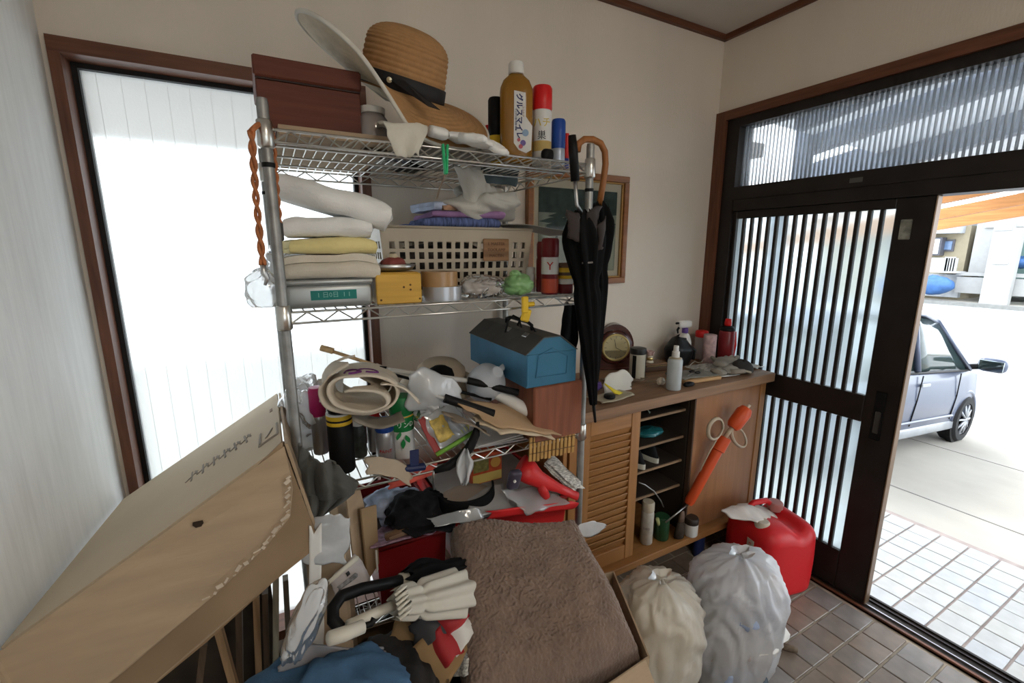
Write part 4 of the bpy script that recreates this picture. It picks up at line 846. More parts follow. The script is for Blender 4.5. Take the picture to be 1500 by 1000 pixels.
# wooden stick, poles, tube
def pole(name, label, cat, pts, y, r, m, extra=()):
    P = [at(a, b_, y=yy) for (a, b_), yy in zip(pts, y)]; t = T(name, label, cat, P[0])
    loc0(MB().tube(P, r, 12).build('shaft', m, t, smooth=True), t)
    for nm, q, yy, rr, mm in extra: loc0(MB().tube([at(a, b_, y=yk) for (a, b_), yk in zip(q, yy)], rr, 12).build(nm, mm, t, smooth=True, angle=40), t)
    return t
M_birch = wood('birch_stick', (.55,.38,.20), 'x', .6)
pole('wooden_stick', 'pale wooden stick with a thick tip poking out over the tote bag', 'stick', ((470,509),(560,538)), (1.50,1.42), .0055, M_birch, (('tip', ((470,509),(488,514)), (1.50,1.484), .010, M_birch),))
M_wpole = mat('white_pole', (.62,.62,.60), .35)
pole('walking_pole', 'white pole with a short black grip lying below the toolbox', 'pole', ((556,540),(690,558)), (1.36,1.27), .0075, M_wpole, (('grip', ((685,557),(759,575)), (1.27,1.215), .0115, mat('black_grip',(.008,.008,.0085),.6,spec=.2)), ('collar', ((556,540),(566,541)), (1.36,1.353), .0095, M_black)))
pole('walking_pole', 'white pole with a long black grip lying across the paper envelopes', 'pole', ((560,556),(655,584)), (1.30,1.19), .006, M_wpole, (('grip', ((651,583),(723,606)), (1.19,1.15), .013, MATS['black_grip']),))
pole('walking_pole', 'thin dark pole lying between the two white poles', 'pole', ((575,548),(720,585)), (1.40,1.25), .005, M_black)
P = [at(705,562,y=1.30), at(800,617,y=1.17)]; t = T('paper_tube', 'white paper tube with an open end in front of the wooden box', 'tube', P[1])
L = (P[0]-P[1]).length; loc0(MB().lathe([(.0175,0),(.0205,0),(.0205,L),(.0175,L),(.0175,0)], 24, rotm(P[1], P[0])).build('roll', M_paper, t, smooth=True, angle=40), t)
loc0(MB().lathe([(.0172,.002),(.0172,L*.5),(0,L*.5)], 20, rotm(P[1], P[0])).build('core', mat('brown_core',(.16,.10,.06),.8), t, smooth=True), t)
# plastic jug, bags, hats on the pile
p = at(712, 560, y=1.30); jg = T('plastic_jug', 'cloudy white plastic jug on its side against the toolbox', 'jug', p, (R(50), R(-20), R(25)))
M_jug = mat('milky_plastic', (.60,.64,.70), .3, trans=.2, spec=.5)
MB().lathe([(0,-.06),(.045,-.058),(.060,-.03),(.062,0),(.058,.03),(.04,.055),(.022,.068),(.02,.085),(.016,.086)], 28).build('body', M_jug, jg, smooth=True)
MB().tube([(.05,0,.04),(.085,0,.03),(.09,0,-.01),(.06,0,-.03)], .010, 10).build('handle', M_jug, jg, smooth=True)
sheet('plastic_bag', M_bagw, lambda u, v: tuple(at(lerp(594,676,u)+6*v, lerp(556,602,v)+16*u-22*math.sin(u*3.1)*(1-v), y=1.235-.03*math.sin(u*3.1)*math.sin(v*3.1))), 26, 22, .010, 12, 7, .0012, label='crumpled white plastic bag spread beside the black grip', cat='bag')
blob('plastic_bag', M_bagw, None, tuple(at(632,600,y=1.26)), (.052,.05,.04), 91, .3, 2.6, .1, label='milky plastic bag bunched behind the green spray can', cat='bag')
p = at(646,558,y=1.47); ht = T('sun_hat', 'beige cloth hat lying at the back of the third shelf', 'hat', p, (R(8),0,0))
M_bh = mat('beige_hat_cloth',(.40,.33,.25),.95,var=.1,bump=.3,bscale=200)
MB().lathe([(.145,-.01),(.12,.006),(.088,.012),(.084,.05),(.06,.072),(0,.078)], 36).build('crown_and_brim', M_bh, ht, smooth=True); MB().lathe([(.0865,.014),(.0875,.016),(.0865,.03)], 36).build('band', mat('tan_band',(.25,.2,.15),.9), ht, smooth=True)
p = at(645,549,y=1.37); bc = T('cap', 'small black cap with pale visor on the beige hat', 'cap', p)
MB().lathe([(.045,-.02),(.046,0),(.04,.018),(.02,.030),(0,.032)], 24).build('crown', M_blk_f, bc, smooth=True)
MB().grid(lambda u, v: (lerp(-.045,.045,u), -.03-.05*v*math.sin(u*3.14), -.014-.012*v), 12, 5).build('visor', mat('pale_blue_visor',(.42,.48,.55),.5), bc, smooth=True, thick=.003)
# red-brown box and toolbox
M_brbox = wood('russet_box_wood', (.22,.075,.040), 'z', .55, 4, .2)
wb = T('wooden_box', 'plain russet wooden box under the blue toolbox', 'box', (.80, 1.36, Z3+.003))
MB().rbox((0,0,.094),(.19,.42,.188),.004,1).build('body', M_brbox, wb); MB().b2((-.09,-.2112,.004),(.09,-.2102,.184)).build('front_panel', M_brbox, wb)
M_tb = mat('toolbox_blue', (.045,.17,.285), .42, metal=.25, var=.12, scale=12); M_tl = mat('toolbox_lid_grey', (.085,.083,.078), .5, metal=.2, var=.2, scale=14)
tb = T('toolbox', 'blue steel toolbox with a worn grey gabled lid', 'toolbox', (.768, 1.362, Z3+.195))
prof = [(-.093,0),(.093,0),(.093,.104),(-.093,.104)]
RX = Matrix.Rotation(math.pi/2, 4, 'X')
MB().prism(prof, .43, Tm(0,.215,0) @ RX).build('body', M_tb, tb)
lidp = [(-.093,.105),(.093,.105),(.030,.152),(-.030,.152)]
ld_ = MB().prism(lidp, .43, Tm(0,.215,0) @ RX).build('lid', M_tb, tb)
for a, b_ in (((-.097,.104),(-.031,.154)), ((-.031,.1535),(.031,.1535)), ((.031,.154),(.097,.104))):
    d = Vector((b_[0]-a[0], b_[1]-a[1])); ang = math.atan2(d.y, d.x)
    MB().box(((a[0]+b_[0])/2, 0, (a[1]+b_[1])/2+.001), (d.length, .434, .003), (0, -ang, 0)).build('lid_sheet', M_tl, ld_)
MB().tube([(0,-.09,.155),(0,-.09,.172),(0,-.06,.180),(0,.06,.180),(0,.09,.172),(0,.09,.155)], .006, 8).build('handle', M_black, tb, smooth=True)
for y in (-.12,.0): MB().rbox((-.04,y,.148),(.02,.03,.006),.002,1,rot=(0,-.62,0)).build('latch', M_steel, ld_)
MB().rbox((-.055,-.03,.136),(.02,.06,.0012),.0003,1,rot=(0,-.62,0)).build('badge', mat('badge_blue',(.05,.16,.2),.4), ld_)
pn = [(-.06,.03),(.055,.03),(.06,.088),(.0,.118),(-.05,.10)]
MB().tube([(x,-.2155,z) for x, z in pn], .0025, 5, closed=True).build('pressed_panel', M_tb, tb)
for x in (-.09,.09): MB().rbox((x,-.215,.054),(.006,.006,.1),.002,1).build('corner_seam', M_tb, tb)
# envelopes and magazines on the front edge
for i, (q, m, lab) in enumerate((([(668,590),(745,588),(822,634),(735,630)], mat('kraft_paper',(.42,.28,.16),.8), 'brown kraft envelope lying in front of the wooden box'), ([(690,612),(760,602),(816,640),(738,636)], mat('cream_envelope',(.55,.45,.32),.8), 'cream paper envelope under the brown kraft one'), ([(648,604),(700,622),(716,634),(668,618)], mat('grey_brown_paper',(.24,.19,.14),.8), 'grey-brown paper packet beside the long black grip'))):
    yy = [1.165,1.26,1.13,1.10]; P = [at(a, b_, y=y_-i*.012) for (a, b_), y_ in zip(q, yy)]
    sheet('envelope', m, lambda u, v: P[0].lerp(P[1], u).lerp(P[3].lerp(P[2], u), v) + Vector((0,0,.006*math.sin(u*5))), 18, 12, .004, 14, i+3, .004, label=lab, cat='envelope')
for i, (px, dz, lab) in enumerate(((724,.004,'thin magazine lowest on the third shelf front edge'),(716,.010,'thin magazine second from the bottom on the third shelf edge'),(722,.016,'thin white magazine on top of the two others'))):
    MB().rbox((xs(px,1.27,Z3), 1.275, Z3+dz),(.19,.15,.005),.0015,1,rot=(0,0,.1*i-.1)).build('magazine', mat('magazine_%d'%i,[(.42,.40,.42),(.5,.49,.47),(.58,.57,.56)][i],.5), label=lab, cat='magazine', group='magazines on the third shelf')
# clear snack pouch with green zip
sp_ = [at(610,612,y=1.20), at(662,588,y=1.22), at(694,634,y=1.18), at(638,668,y=1.165)]
sn = T('snack_pouch', 'clear snack pouch printed red and yellow with a green zip edge', 'pouch', sp_[3])
def spf(u, v): return sp_[0].lerp(sp_[1], u).lerp(sp_[3].lerp(sp_[2], u), v)
loc0(sheet('film', M_bagc, lambda u, v: spf(u,v)+Vector((0,-.018*math.sin(u*3.1)*math.sin(v*3.1),0)), 20, 20, .006, 16, 3, .001, sn), sn)
loc0(sheet('red_side', mat('crimson_print',(.30,.035,.03),.4), lambda u, v: spf(u*.16, v)+Vector((0,-.006,0)), 5, 12, .002, 16, 3, .001, sn), sn)
loc0(sheet('yellow_panel', mat('yellow_print',(.58,.42,.10),.4,var=.35,scale=60), lambda u, v: spf(.20+u*.38, .12+.6*v)+Vector((0,-.018,0)), 10, 10, .002, 16, 3, .001, sn), sn)
loc0(MB().tube([sp_[3]+Vector((0,-.008,.008)), spf(.5,1)+Vector((0,-.014,.01)), sp_[2]+Vector((0,-.008,.008))], .007, 6, flat=.4).build('zip_edge', mat('lime_zip',(.20,.45,.06),.4), sn, smooth=True), sn)
loc0(MB().lathe([(.012,0),(.012,.035),(0,.036)], 14, Tm(*(spf(.55,.75)+Vector((0,.012,-.03))))).build('contents', mat('amber_snack',(.5,.3,.08),.6), sn, smooth=True), sn)
text('lettering', '117', .022, mat('zip_yellow',(.6,.6,.1),.5), sn, Matrix.Translation(spf(.86,.72)-Vector(sn.location)+Vector((0,-.02,0))) @ Matrix.Rotation(R(-28),4,'Y'))
# black curved strap hooked over the third shelf, blue bulldog clip
pts = [at(a, b_, y=1.13) for a, b_ in ((700,618),(697,636),(688,655),(674,671),(656,683),(636,690))]
st = T('curved_handle', 'broad curved black plastic handle hooked over the third shelf', 'handle', pts[-1])
loc0(MB().tube(pts, [.006,.017,.021,.021,.018,.010], 12, flat=.7).build('grip', MATS['black_grip'], st, smooth=True), st)
loc0(MB().tube([pts[-1], at(634,700,y=1.14), at(636,716,y=1.15)], .004, 8).build('wire_end', M_steel, st, smooth=True), st)
p = at(607, 681, y=1.165); bcp = T('bulldog_clip', 'navy bulldog clip on the front edge of the third shelf', 'clip', p)
M_navy = mat('navy_enamel',(.015,.025,.09),.4)
MB().rbox((0,-.004,-.006),(.062,.02,.018),.004,1,rot=(.3,.12,0)).build('jaw', M_navy, bcp); MB().rbox((0,-.004,.022),(.026,.004,.05),.0015,1,rot=(-.1,.05,0)).build('handle', M_navy, bcp)
sheet('paper_leaf', mat('tan_leaf',(.40,.33,.25),.8), lambda u, v: tuple(at(lerp(534,602,u), lerp(672,700,v)-10*math.sin(u*3)+14*u, y=1.16-.03*v)), 16, 12, .005, 14, 5, .002, label='curled tan paper sheet hanging off the third shelf', cat='paper')
sheet('red_sheet', mat('coral_sheet',(.62,.10,.07),.6), lambda u, v: tuple(at(lerp(570,640,u), lerp(698,716,v)-22*u, y=1.20)), 12, 8, .003, 12, 6, .002, label='coral red card under the navy bulldog clip', cat='card')
sheet('white_bag', M_bagw, lambda u, v: tuple(at(681+(u-.5)*(4+20*math.sin(.15+v*2.7))-3*v, lerp(655,710,v), y=1.10-.012*math.sin(u*9))), 18, 20, .007, 22, 9, .001, label='small white plastic bag hanging from the third shelf edge', cat='bag')
# bamboo slat blind hanging below the wooden box
bl = T('bamboo_mat', 'yellow-brown bamboo slat mat hanging from the third shelf', 'mat', (at(806,670,y=1.16)))
M_bam = wood('bamboo', (.46,.27,.085), 'z', .5, 4, .2)
for k in range(12):
    a, b_ = at(778+k*5.6, 640-k*1.0, y=1.155), at(776+k*5.7, 676-k*1.4+(k%3), y=1.15); loc0(MB().box((a+b_)/2, (.0095,.006,(a-b_).length), (0, R(2), 0)).build('slat', M_bam, bl), bl)
for dz in (.25,.7): 
    a, b_ = at(776, 640+36*dz, y=1.148), at(842, 629+34*dz, y=1.148); loc0(MB().tube([a, b_], .0012, 5).build('thread', mat('dark_thread',(.1,.06,.03),.9), bl), bl)
# ================================================================ fourth shelf
M_redbin = mat('red_bin', (.20,.008,.010), .45, var=.1)
def bin_(name, label, x0, x1, y0, y1, z0, z1, m, t=.006, rim=.008):
    r_ = T(name, label, 'bin', ((x0+x1)/2, (y0+y1)/2, z0)); w_, d_, h_ = x1-x0, y1-y0, z1-z0; k = .94
    def wall(u, v): return u
    b = MB(); q = [(-w_/2*k,-d_/2*k,0),(w_/2*k,-d_/2*k,0),(w_/2*k,d_/2*k,0),(-w_/2*k,d_/2*k,0),(-w_/2,-d_/2,h_),(w_/2,-d_/2,h_),(w_/2,d_/2,h_),(-w_/2,d_/2,h_)]
    b.add(q, [(0,3,2,1),(0,1,5,4),(1,2,6,5),(2,3,7,6),(3,0,4,7)]).build('tub', m, r_, thick=t)
    MB().tube(q[4:], rim, 8, closed=True).build('rim', m, r_, smooth=True); return r_
bin_('storage_bin', 'bright red storage bin at the right of the fourth shelf', .47, .895, 1.225, 1.70, Z4+.002, .735, M_red_pl)
MB().b2((.49,1.24,.728),(.88,1.68,.738)).build('bin_lid_board', mat('grey_board',(.30,.29,.28),.8), label='grey board covering the bright red storage bin', cat='board')
zt4 = .740
p = at(714, 706, z=zt4); gb = T('gift_box', 'orange and yellow printed confectionery box on the fourth shelf', 'box', (p.x, p.y+.05, zt4))
gw, gh = 48/SCL(*p), at(714,664,y=p.y).z-zt4
MB().rbox((0,0,gh/2),(gw,.10,gh),.002,1).build('carton', mat('orange_carton',(.48,.07,.02),.5,var=.35,scale=25), gb); MB().b2((-gw*.48,-.0512,gh*.04),(gw*.48,-.0502,gh*.34)).build('yellow_strip', mat('gold_strip',(.60,.44,.12),.5), gb)
MB().b2((-gw*.46,-.0512,gh*.42),(gw*.05,-.0502,gh*.92)).build('green_panel', mat('moss_panel',(.22,.20,.06),.5,var=.5,scale=60), gb); MB().lathe([(gw*.17,0),(gw*.17,.001),(0,.001)], 20, Tm(gw*.28,-.0505,gh*.65) @ RX).build('emblem', mat('emblem_gold',(.6,.3,.06),.5), gb)
# black visor band with tan lining
vb = T('sun_visor', 'black sun visor with tan lining on the fourth shelf', 'visor', at(680,745,y=1.17))
c0 = at(682, 712, y=1.24)
def band(u, v, k=0):
    a = math.pi*(1.02+.96*u); r = .085+k
    return (c0.x+math.cos(a)*r*1.1, c0.y+math.sin(a)*r*.8-.01*v, c0.z+.0-.052*v-.012*math.sin(a)*-1)
loc0(MB().grid(band, 30, 8).build('band', M_blk_f, vb, smooth=True, thick=.006), vb)
loc0(MB().grid(lambda u, v: (c0.x+math.cos(math.pi*2*u)*.086*v, c0.y+math.sin(math.pi*2*u)*.062*v, c0.z-.03), 30, 4, cu=True).build('lining', mat('tan_lining',(.33,.25,.19),.9), vb, smooth=True, thick=.004), vb)
# red plastic blower nozzle, grey device, papers
P = [at(a, b_, y=y_) for (a, b_), y_ in (((762,682),1.22),((790,702),1.19),((846,727),1.14))]
rn = T('red_blower', 'red plastic hand blower lying on the fourth shelf', 'blower', P[1])
loc0(MB().tube([P[0], P[0].lerp(P[1],.5), P[1], P[1].lerp(P[2],.5), P[2]], [.045,.042,.030,.017,.015], 16, flat=.7).build('body', M_red_pl, rn, smooth=True), rn)
loc0(MB().tube([P[1]+Vector((0,-.01,-.01)), P[1]+Vector((.012,-.02,-.06))], [.016,.018], 12).build('grip', M_red_pl, rn, smooth=True), rn)
p = at(753, 702, y=1.19); dv = T('torch', 'dark plum plastic torch in front of the confectionery box', 'torch', p, (R(10),R(8),0))
MB().rbox((0,0,0),(.046,.03,.072),.014,3).build('body', mat('plum_plastic',(.055,.045,.07),.35), dv, smooth=True); MB().lathe([(.005,0),(.005,.004),(0,.005)], 10, Tm(-.008,-.016,.006) @ RX).build('lens', M_white_pl, dv)
np_ = [at(796,682,y=1.25), at(808,674,y=1.27), at(852,716,y=1.17), at(838,722,y=1.15)]
nwp = T('newspaper', 'folded newspaper lying behind the red blower', 'newspaper', np_[3])
M_news = mat('newsprint', (.52,.51,.48), .85, var=.65, scale=45, stretch=(1,5,5))
for k in range(3): loc0(sheet('page', M_news, lambda u, v: np_[0].lerp(np_[1], u).lerp(np_[3].lerp(np_[2], u), v)+Vector((.004*k,0,.008*k)), 10, 14, .003, 20, k, .0015, nwp), nwp)
for i, (q, yy, m, lab) in enumerate((([(735,716),(790,712),(836,736),(772,756)], (1.18,1.22,1.13,1.12), M_bagc, 'clear plastic folder slipping over the red bin edge'), ([(682,730),(735,706),(752,748),(690,758)], (1.19,1.25,1.15,1.13), mat('grey_plastic_sheet',(.28,.27,.26),.3,spec=.6), 'grey plastic sleeve lying in front of the visor'), ([(628,758),(700,744),(712,762),(640,772)], (1.15,1.14,1.12,1.12), M_bagc, 'clear plastic sheet crumpled behind the brown blanket'))):
    P = [at(a, b_, y=y_) for (a, b_), y_ in zip(q, yy)]
    sheet('plastic_sleeve', m, lambda u, v: P[0].lerp(P[1], u).lerp(P[3].lerp(P[2], u), v), 16, 12, .006, 15, i, .0012, label=lab, cat='plastic sheet')
sheet('red_card', M_red_pl, lambda u, v: tuple(at(lerp(716,842,u), lerp(748,760,v)-14*u, y=1.14)), 8, 5, .002, 12, 2, .003, label='red card strip under the clear plastic folder', cat='card')
# second red bin with cap, cloths and wallet on it
pA, pB = at(552, 800, y=1.215), at(643, 775, y=1.215); zr = at(600,792,y=1.215).z
bin_('storage_bin', 'dark red storage bin under the black cap', pA.x, pB.x+.02, 1.215, 1.62, Z4+.002, zr, M_redbin)
blob('clothes_bundle', mat('dim_clothes',(.10,.09,.10),.95,var=.5,scale=12), None, ((pA.x+pB.x)/2, 1.42, zr-.04), (.13,.17,.06), 101, .15, 2, .2, label='dim clothes packed in the dark red bin', cat='clothes')
M_ban = mat('purple_bandana', (.30,.19,.26), .9, var=.6, scale=45); M_flo = mat('floral_blue', (.42,.50,.66), .9, var=.35, scale=22)
sheet('bandana', M_ban, lambda u, v: tuple(at(lerp(556,650,u)-10*v, lerp(772,800,v)-22*u, y=1.34-.17*v)), 20, 16, .005, 18, 4, .004, label='purple patterned bandana spread over the dark red bin', cat='cloth')
blob('floral_cloth', M_flo, None, tuple(at(576,738,y=1.38)), (.085,.08,.045), 102, .35, 2.2, .2, label='light blue floral cloth crumpled behind the black cap', cat='cloth')
p = at(612, 745, y=1.27); ck = T('cap', 'crumpled black cloth cap on the purple bandana', 'cap', p, (R(-8), R(6), R(20)))
M_ckf = mat('charcoal_cap', (.012,.012,.014), .9, spec=.12, var=.2, bump=.3, bscale=220)
def crown(u, v):
    a = 2*math.pi*u; t = v*math.pi/2; d = Vector((math.cos(a)*math.sin(t), math.sin(a)*math.sin(t), math.cos(t)))
    n = ridge(d, 2.0, 3)*.22+fn3(d, 4, 8)*.12
    return (d.x*.092*(1+n), d.y*.082*(1+n), d.z*.068*(1+n*.8)-.02)
MB().grid(crown, 44, 18, cu=True).build('crown', M_ckf, ck, smooth=True, thick=.003)
MB().grid(lambda u, v: ((u*2-1)*.10*(1-.2*v), -.055-.075*v*math.sin(.5+u*2.2), -.018-.02*v+.015*math.sin(u*6)*v), 20, 8).build('visor', M_ckf, ck, smooth=True, thick=.004)
MB().lathe([(.005,0),(.005,.003),(0,.004)], 10, Tm(.05,-.086,.006) @ RX).build('stud', M_white_pl, ck)
p = at(583, 782, y=1.20); wl = T('wallet', 'worn brown leather wallet on the purple bandana', 'wallet', p, (R(20), R(-12), R(-10)))
MB().rbox((0,0,0),(.075,.02,.035),.006,2).build('body', mat('brown_leather',(.16,.085,.045),.55,var=.4,scale=30,bump=.3), wl, smooth=True); MB().rbox((0,-.0102,.004),(.05,.001,.018),.0004,1).build('patch', mat('tan_patch',(.32,.22,.14),.7), wl)
MB().tube([at(551,806,y=1.17), at(552,824,y=1.17), at(553,834,y=1.17), at(551,838,y=1.165)], .003, 6).build('hook', M_wpole, smooth=True, label='small white metal hook on the dark red bin', cat='hook')
# cardboard on the left of the fourth shelf
for i, (q, m, lab) in enumerate((([(505,716),(532,730),(556,832),(520,845)], M_card, 'tan cardboard flap standing left of the dark red bin'), ([(478,735),(508,720),(520,790),(500,800)], mat('pale_card',(.52,.42,.30),.85), 'pale cardboard piece leaning behind the olive jacket'), ([(528,745),(556,752),(560,840),(538,850)], mat('brown_card',(.30,.20,.11),.85), 'brown carton side next to the dark red bin'))):
    P = [at(a, b_, y=1.16-.0*i+(.04 if i==1 else 0)) for a, b_ in q]
    MB().grid(lambda u, v: P[0].lerp(P[1], u).lerp(P[3].lerp(P[2], u), v)+Vector((0,.05*u,0)), 4, 6).build('cardboard_piece', m, thick=.005, label=lab, cat='cardboard')
# olive jacket hanging from the left post
M_olive = mat('olive_grey_cloth', (.080,.080,.070), .95, var=.2, scale=8, bump=.35, bscale=180, sheen=.1)
def jacket(u, v):
    x = lerp(440, lerp(490, 524, min(1, v*2.2)), u) if v < .62 else lerp(446, lerp(524, 478, (v-.62)/.38), u)
    y = lerp(648+18*math.sin(u*2.2)+14*u, 772-34*abs(u-.35), v)
    return tuple(at(x, y, y=1.10-.045*math.sin(u*3.1)*(.4+.6*math.sin(v*3.1))-.020*math.sin(u*9+2.5*math.sin(v*3+u*2))-.011*math.sin(u*19+v*7+2*math.sin(v*5))))
sheet('jacket', M_olive, jacket, 90, 80, .006, 14, 3, .006, label='dark olive jacket hanging from the left rack post', cat='jacket')
# ================================================================ heap on the floor in front of the rack
def carton(name, label, P4, z0, z1, m, t=.005, flaps=()):
    c = sum((Vector(p) for p in P4), Vector((0,0)))/4; r_ = T(name, label, 'box', (c.x, c.y, z0)); n = 4
    Q = [Vector((p[0]-c.x, p[1]-c.y)) for p in P4]
    for i in range(4):
        a, b_ = Q[i], Q[(i+1)%4]; MB().grid(lambda u, v: (lerp(a.x,b_.x,u), lerp(a.y,b_.y,u), v*(z1-z0)), 2, 2).build('side_panel', m, r_, thick=t)
    MB().add([(q.x,q.y,.003) for q in Q], [(0,1,2,3)]).build('base_panel', m, r_, thick=t)
    for i, ang, L in flaps:
        a, b_ = Q[i], Q[(i+1)%4]; e = (b_-a).normalized(); nrm = Vector((e.y, -e.x))
        MB().grid(lambda u, v: (lerp(a.x,b_.x,u*.94+.03)+nrm.x*v*L*math.cos(ang), lerp(a.y,b_.y,u*.94+.03)+nrm.y*v*L*math.cos(ang), z1-z0+v*L*math.sin(ang)), 2, 3).build('flap', m, r_, thick=t)
    return r_
BC = [(.30,.70),(.83,.734),(.97,1.04),(.42,1.15)]
carton('carton', 'open cardboard carton holding the brown blanket', BC, .0, .52, M_card, flaps=((0,-.9,.14),))
# fleece blanket
M_fleece = mat('brown_fleece', (.20,.138,.106), .98, var=.16, scale=22, bump=.9, bscale=130, sheen=.35, detail=8)
KR = [at(664,762,z=.83), at(842,752,z=.80), at(934,930,z=.565), at(692,1004,z=.60)]
def fleece(u0, v0):
    u, v = u0*1.3-.15, v0*1.26-.13
    uc, vc = min(1,max(0,u)), min(1,max(0,v)); p = KR[0].lerp(KR[1], uc).lerp(KR[3].lerp(KR[2], uc), vc)
    ex = max(0, abs(u-uc))/.15; ey = max(0, abs(v-vc))/.13
    e = min(uc, 1-uc, vc, 1-vc); rnd_ = -.030*max(0, 1-e/.10)**2
    p = p + Vector((.018*math.sin(uc*3.1)*0, 0, .035*math.sin(uc*math.pi)**.7*math.sin(vc*math.pi)**.6 + rnd_))
    p += Vector((0,0,.014*fn3((uc*2.6,vc*2.6,.3),1,4) + .012*math.sin(uc*6+vc*4)))
    out = Vector((0,0,0)); cx = (KR[0]+KR[1]+KR[2]+KR[3])/4; d = (p-cx); d.z = 0; d.normalize()
    drop = (ex if ex > ey else ey); p += d*.012*min(1, drop*4) + Vector((0,0,-.20*drop))
    w_ = Vector((fn3(p,9,1), fn3(p,9,2), fn3(p,9,3)))*.03
    q = p + w_; s = ridge(Vector((q.x*1.0, q.y*1.6, q.z)), 78, 6); s2 = ridge(Vector((q.y*1.0, q.x*1.6, q.z)), 95, 9)
    p += Vector((d.x*.3, d.y*.3, 1))*(.0055*max(0,s)*(.8+.7*fn3(p,5,9)) + .0025*max(0,s2))
    return p
cB = sum(KR, Vector())/4; ob = Vector((cB.x, cB.y, 0))
bk_ = MB().grid(lambda u, v: fleece(u, v)-ob, 240, 260).build('blanket', M_fleece, smooth=True, label='folded brown fleece blanket heaped in the cardboard carton', cat='blanket', loc=ob)
sheet('plastic_scrap', M_bagw, lambda u, v: tuple(at(lerp(846,888,u), 776+(v-.5)*24*math.sin(.5+u*2.4)-5*u, y=1.03+.02*u)), 10, 10, .006, 20, 3, .001, label='white plastic scrap between the blanket and the louvred door', cat='plastic sheet')
# carton heap left of the blanket; the gap's shade is in its dark colours
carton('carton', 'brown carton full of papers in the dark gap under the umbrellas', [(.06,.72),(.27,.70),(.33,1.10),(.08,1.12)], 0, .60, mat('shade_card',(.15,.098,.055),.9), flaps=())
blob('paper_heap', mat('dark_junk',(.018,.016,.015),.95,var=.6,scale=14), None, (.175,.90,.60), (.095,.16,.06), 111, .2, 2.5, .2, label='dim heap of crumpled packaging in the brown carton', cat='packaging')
Mrp = [mat('red_flyer',(.36,.02,.025),.6), M_news, mat('dark_flyer',(.05,.05,.055),.6), M_paper, mat('kraft_bag',(.30,.19,.09),.85)]
rr_ = random.Random(5)
for k, (px, py, m, lab) in enumerate(((630,888,1,'grey flyer crumpled highest beside the blanket'),(655,905,0,'red flyer crumpled beside the blanket edge'),(628,918,2,'dark printed flyer among the red papers'),(672,925,3,'white paper strip among the red papers'),(655,945,0,'red flyer lowest among the papers beside the blanket'),(640,960,4,'brown paper bag bulging below the red flyers'),(600,955,4,'brown paper bag in the dark gap below the umbrellas'),(690,965,1,'grey newsprint wad against the blanket foot'))):
    c = at(px, py, z=.70-.016*k); e = (c - Vector((0,0,CAMZ))).normalized(); a = e.cross(Vector((0,0,1))).normalized(); b_ = a.cross(e)
    an = rr_.uniform(-.8,.8); a, b_ = a*math.cos(an)+b_*math.sin(an), b_*math.cos(an)-a*math.sin(an); w_ = .055 if m != 4 else .085
    sheet('crumpled_paper', Mrp[m], lambda u, v: c + a*(u-.5)*w_*1.7 + b_*(v-.5)*w_*1.3 - e*.03*math.sin(u*3.1), 14, 12, .012, 14, k+3, .002, label=lab, cat='paper')
# umbrellas lying on the heap
U3 = T('umbrella', 'black umbrella with a curved black handle lying on the floor heap', 'umbrella', at(560,858,z=.60))
pth = [at(a, b_, y=y_) for a, b_, y_ in ((520,926,.86),(500,922,.865),(488,908,.88),(488,890,.90),(500,873,.92),(530,862,.94),(560,856,.96),(590,849,.98))]
loc0(MB().tube(pth, [.013]*8, 12).build('handle', M_black, U3, smooth=True), U3)
loc0(MB().tube([at(586,850,y=.98), at(596,848,y=.985)], .017, 12).build('collar', mat('pale_collar',(.42,.40,.33),.5), U3, smooth=True), U3)
loc0(furled(U3, at(592,848,y=.98), at(740,816,y=1.10), .034, M_blk_f, seed=9), U3)
U4 = T('umbrella', 'white umbrella with a straight white handle lying on the floor heap', 'umbrella', at(540,905,z=.56))
pth = [at(a, b_, y=y_) for a, b_, y_ in ((482,935,.80),(505,928,.81),(532,917,.82),(544,913,.825),(548,905,.83))]
loc0(MB().tube(pth[:3], [.013,.014,.013], 12).build('handle', mat('ivory_handle',(.58,.55,.47),.4), U4, smooth=True), U4)
loc0(MB().tube(pth[2:], .006, 8).build('hook_wire', M_black, U4, smooth=True), U4)
loc0(MB().tube([at(510,916,y=.85), at(576,886,y=.90)], .011, 12).build('shaft', MATS['ivory_handle'], U4, smooth=True), U4)
M_umw = mat('off_white_umbrella', (.52,.50,.44), .8, var=.08)
Ax, Bx = at(582,884,y=.895), at(674,868,y=.945); Lx = (Bx-Ax).length
def canopy4(u, v):
    a = 2*math.pi*u; r = .040*(.80+.55*v-.25*math.exp(-((v-.30)/.04)**2))*(1+.14*math.sin(8*a+2*v)+.05*math.sin(3*a))
    return (r*math.cos(a), r*math.sin(a), Lx*v + .012*math.sin(8*a)*(1-v)**6)
loc0(MB().grid(canopy4, 64, 24, cu=True, M=rotm(Ax, Bx)).build('canopy', M_umw, U4, smooth=True), U4)
for k in range(6): 
    a = at(578+1.5*k, 872+7*k, y=.885-.008*k); loc0(MB().tube([a, a+Vector((.03,.01,.006))], [.0045,.003], 6).build('rib_tip', MATS['ivory_handle'], U4, smooth=True), U4)
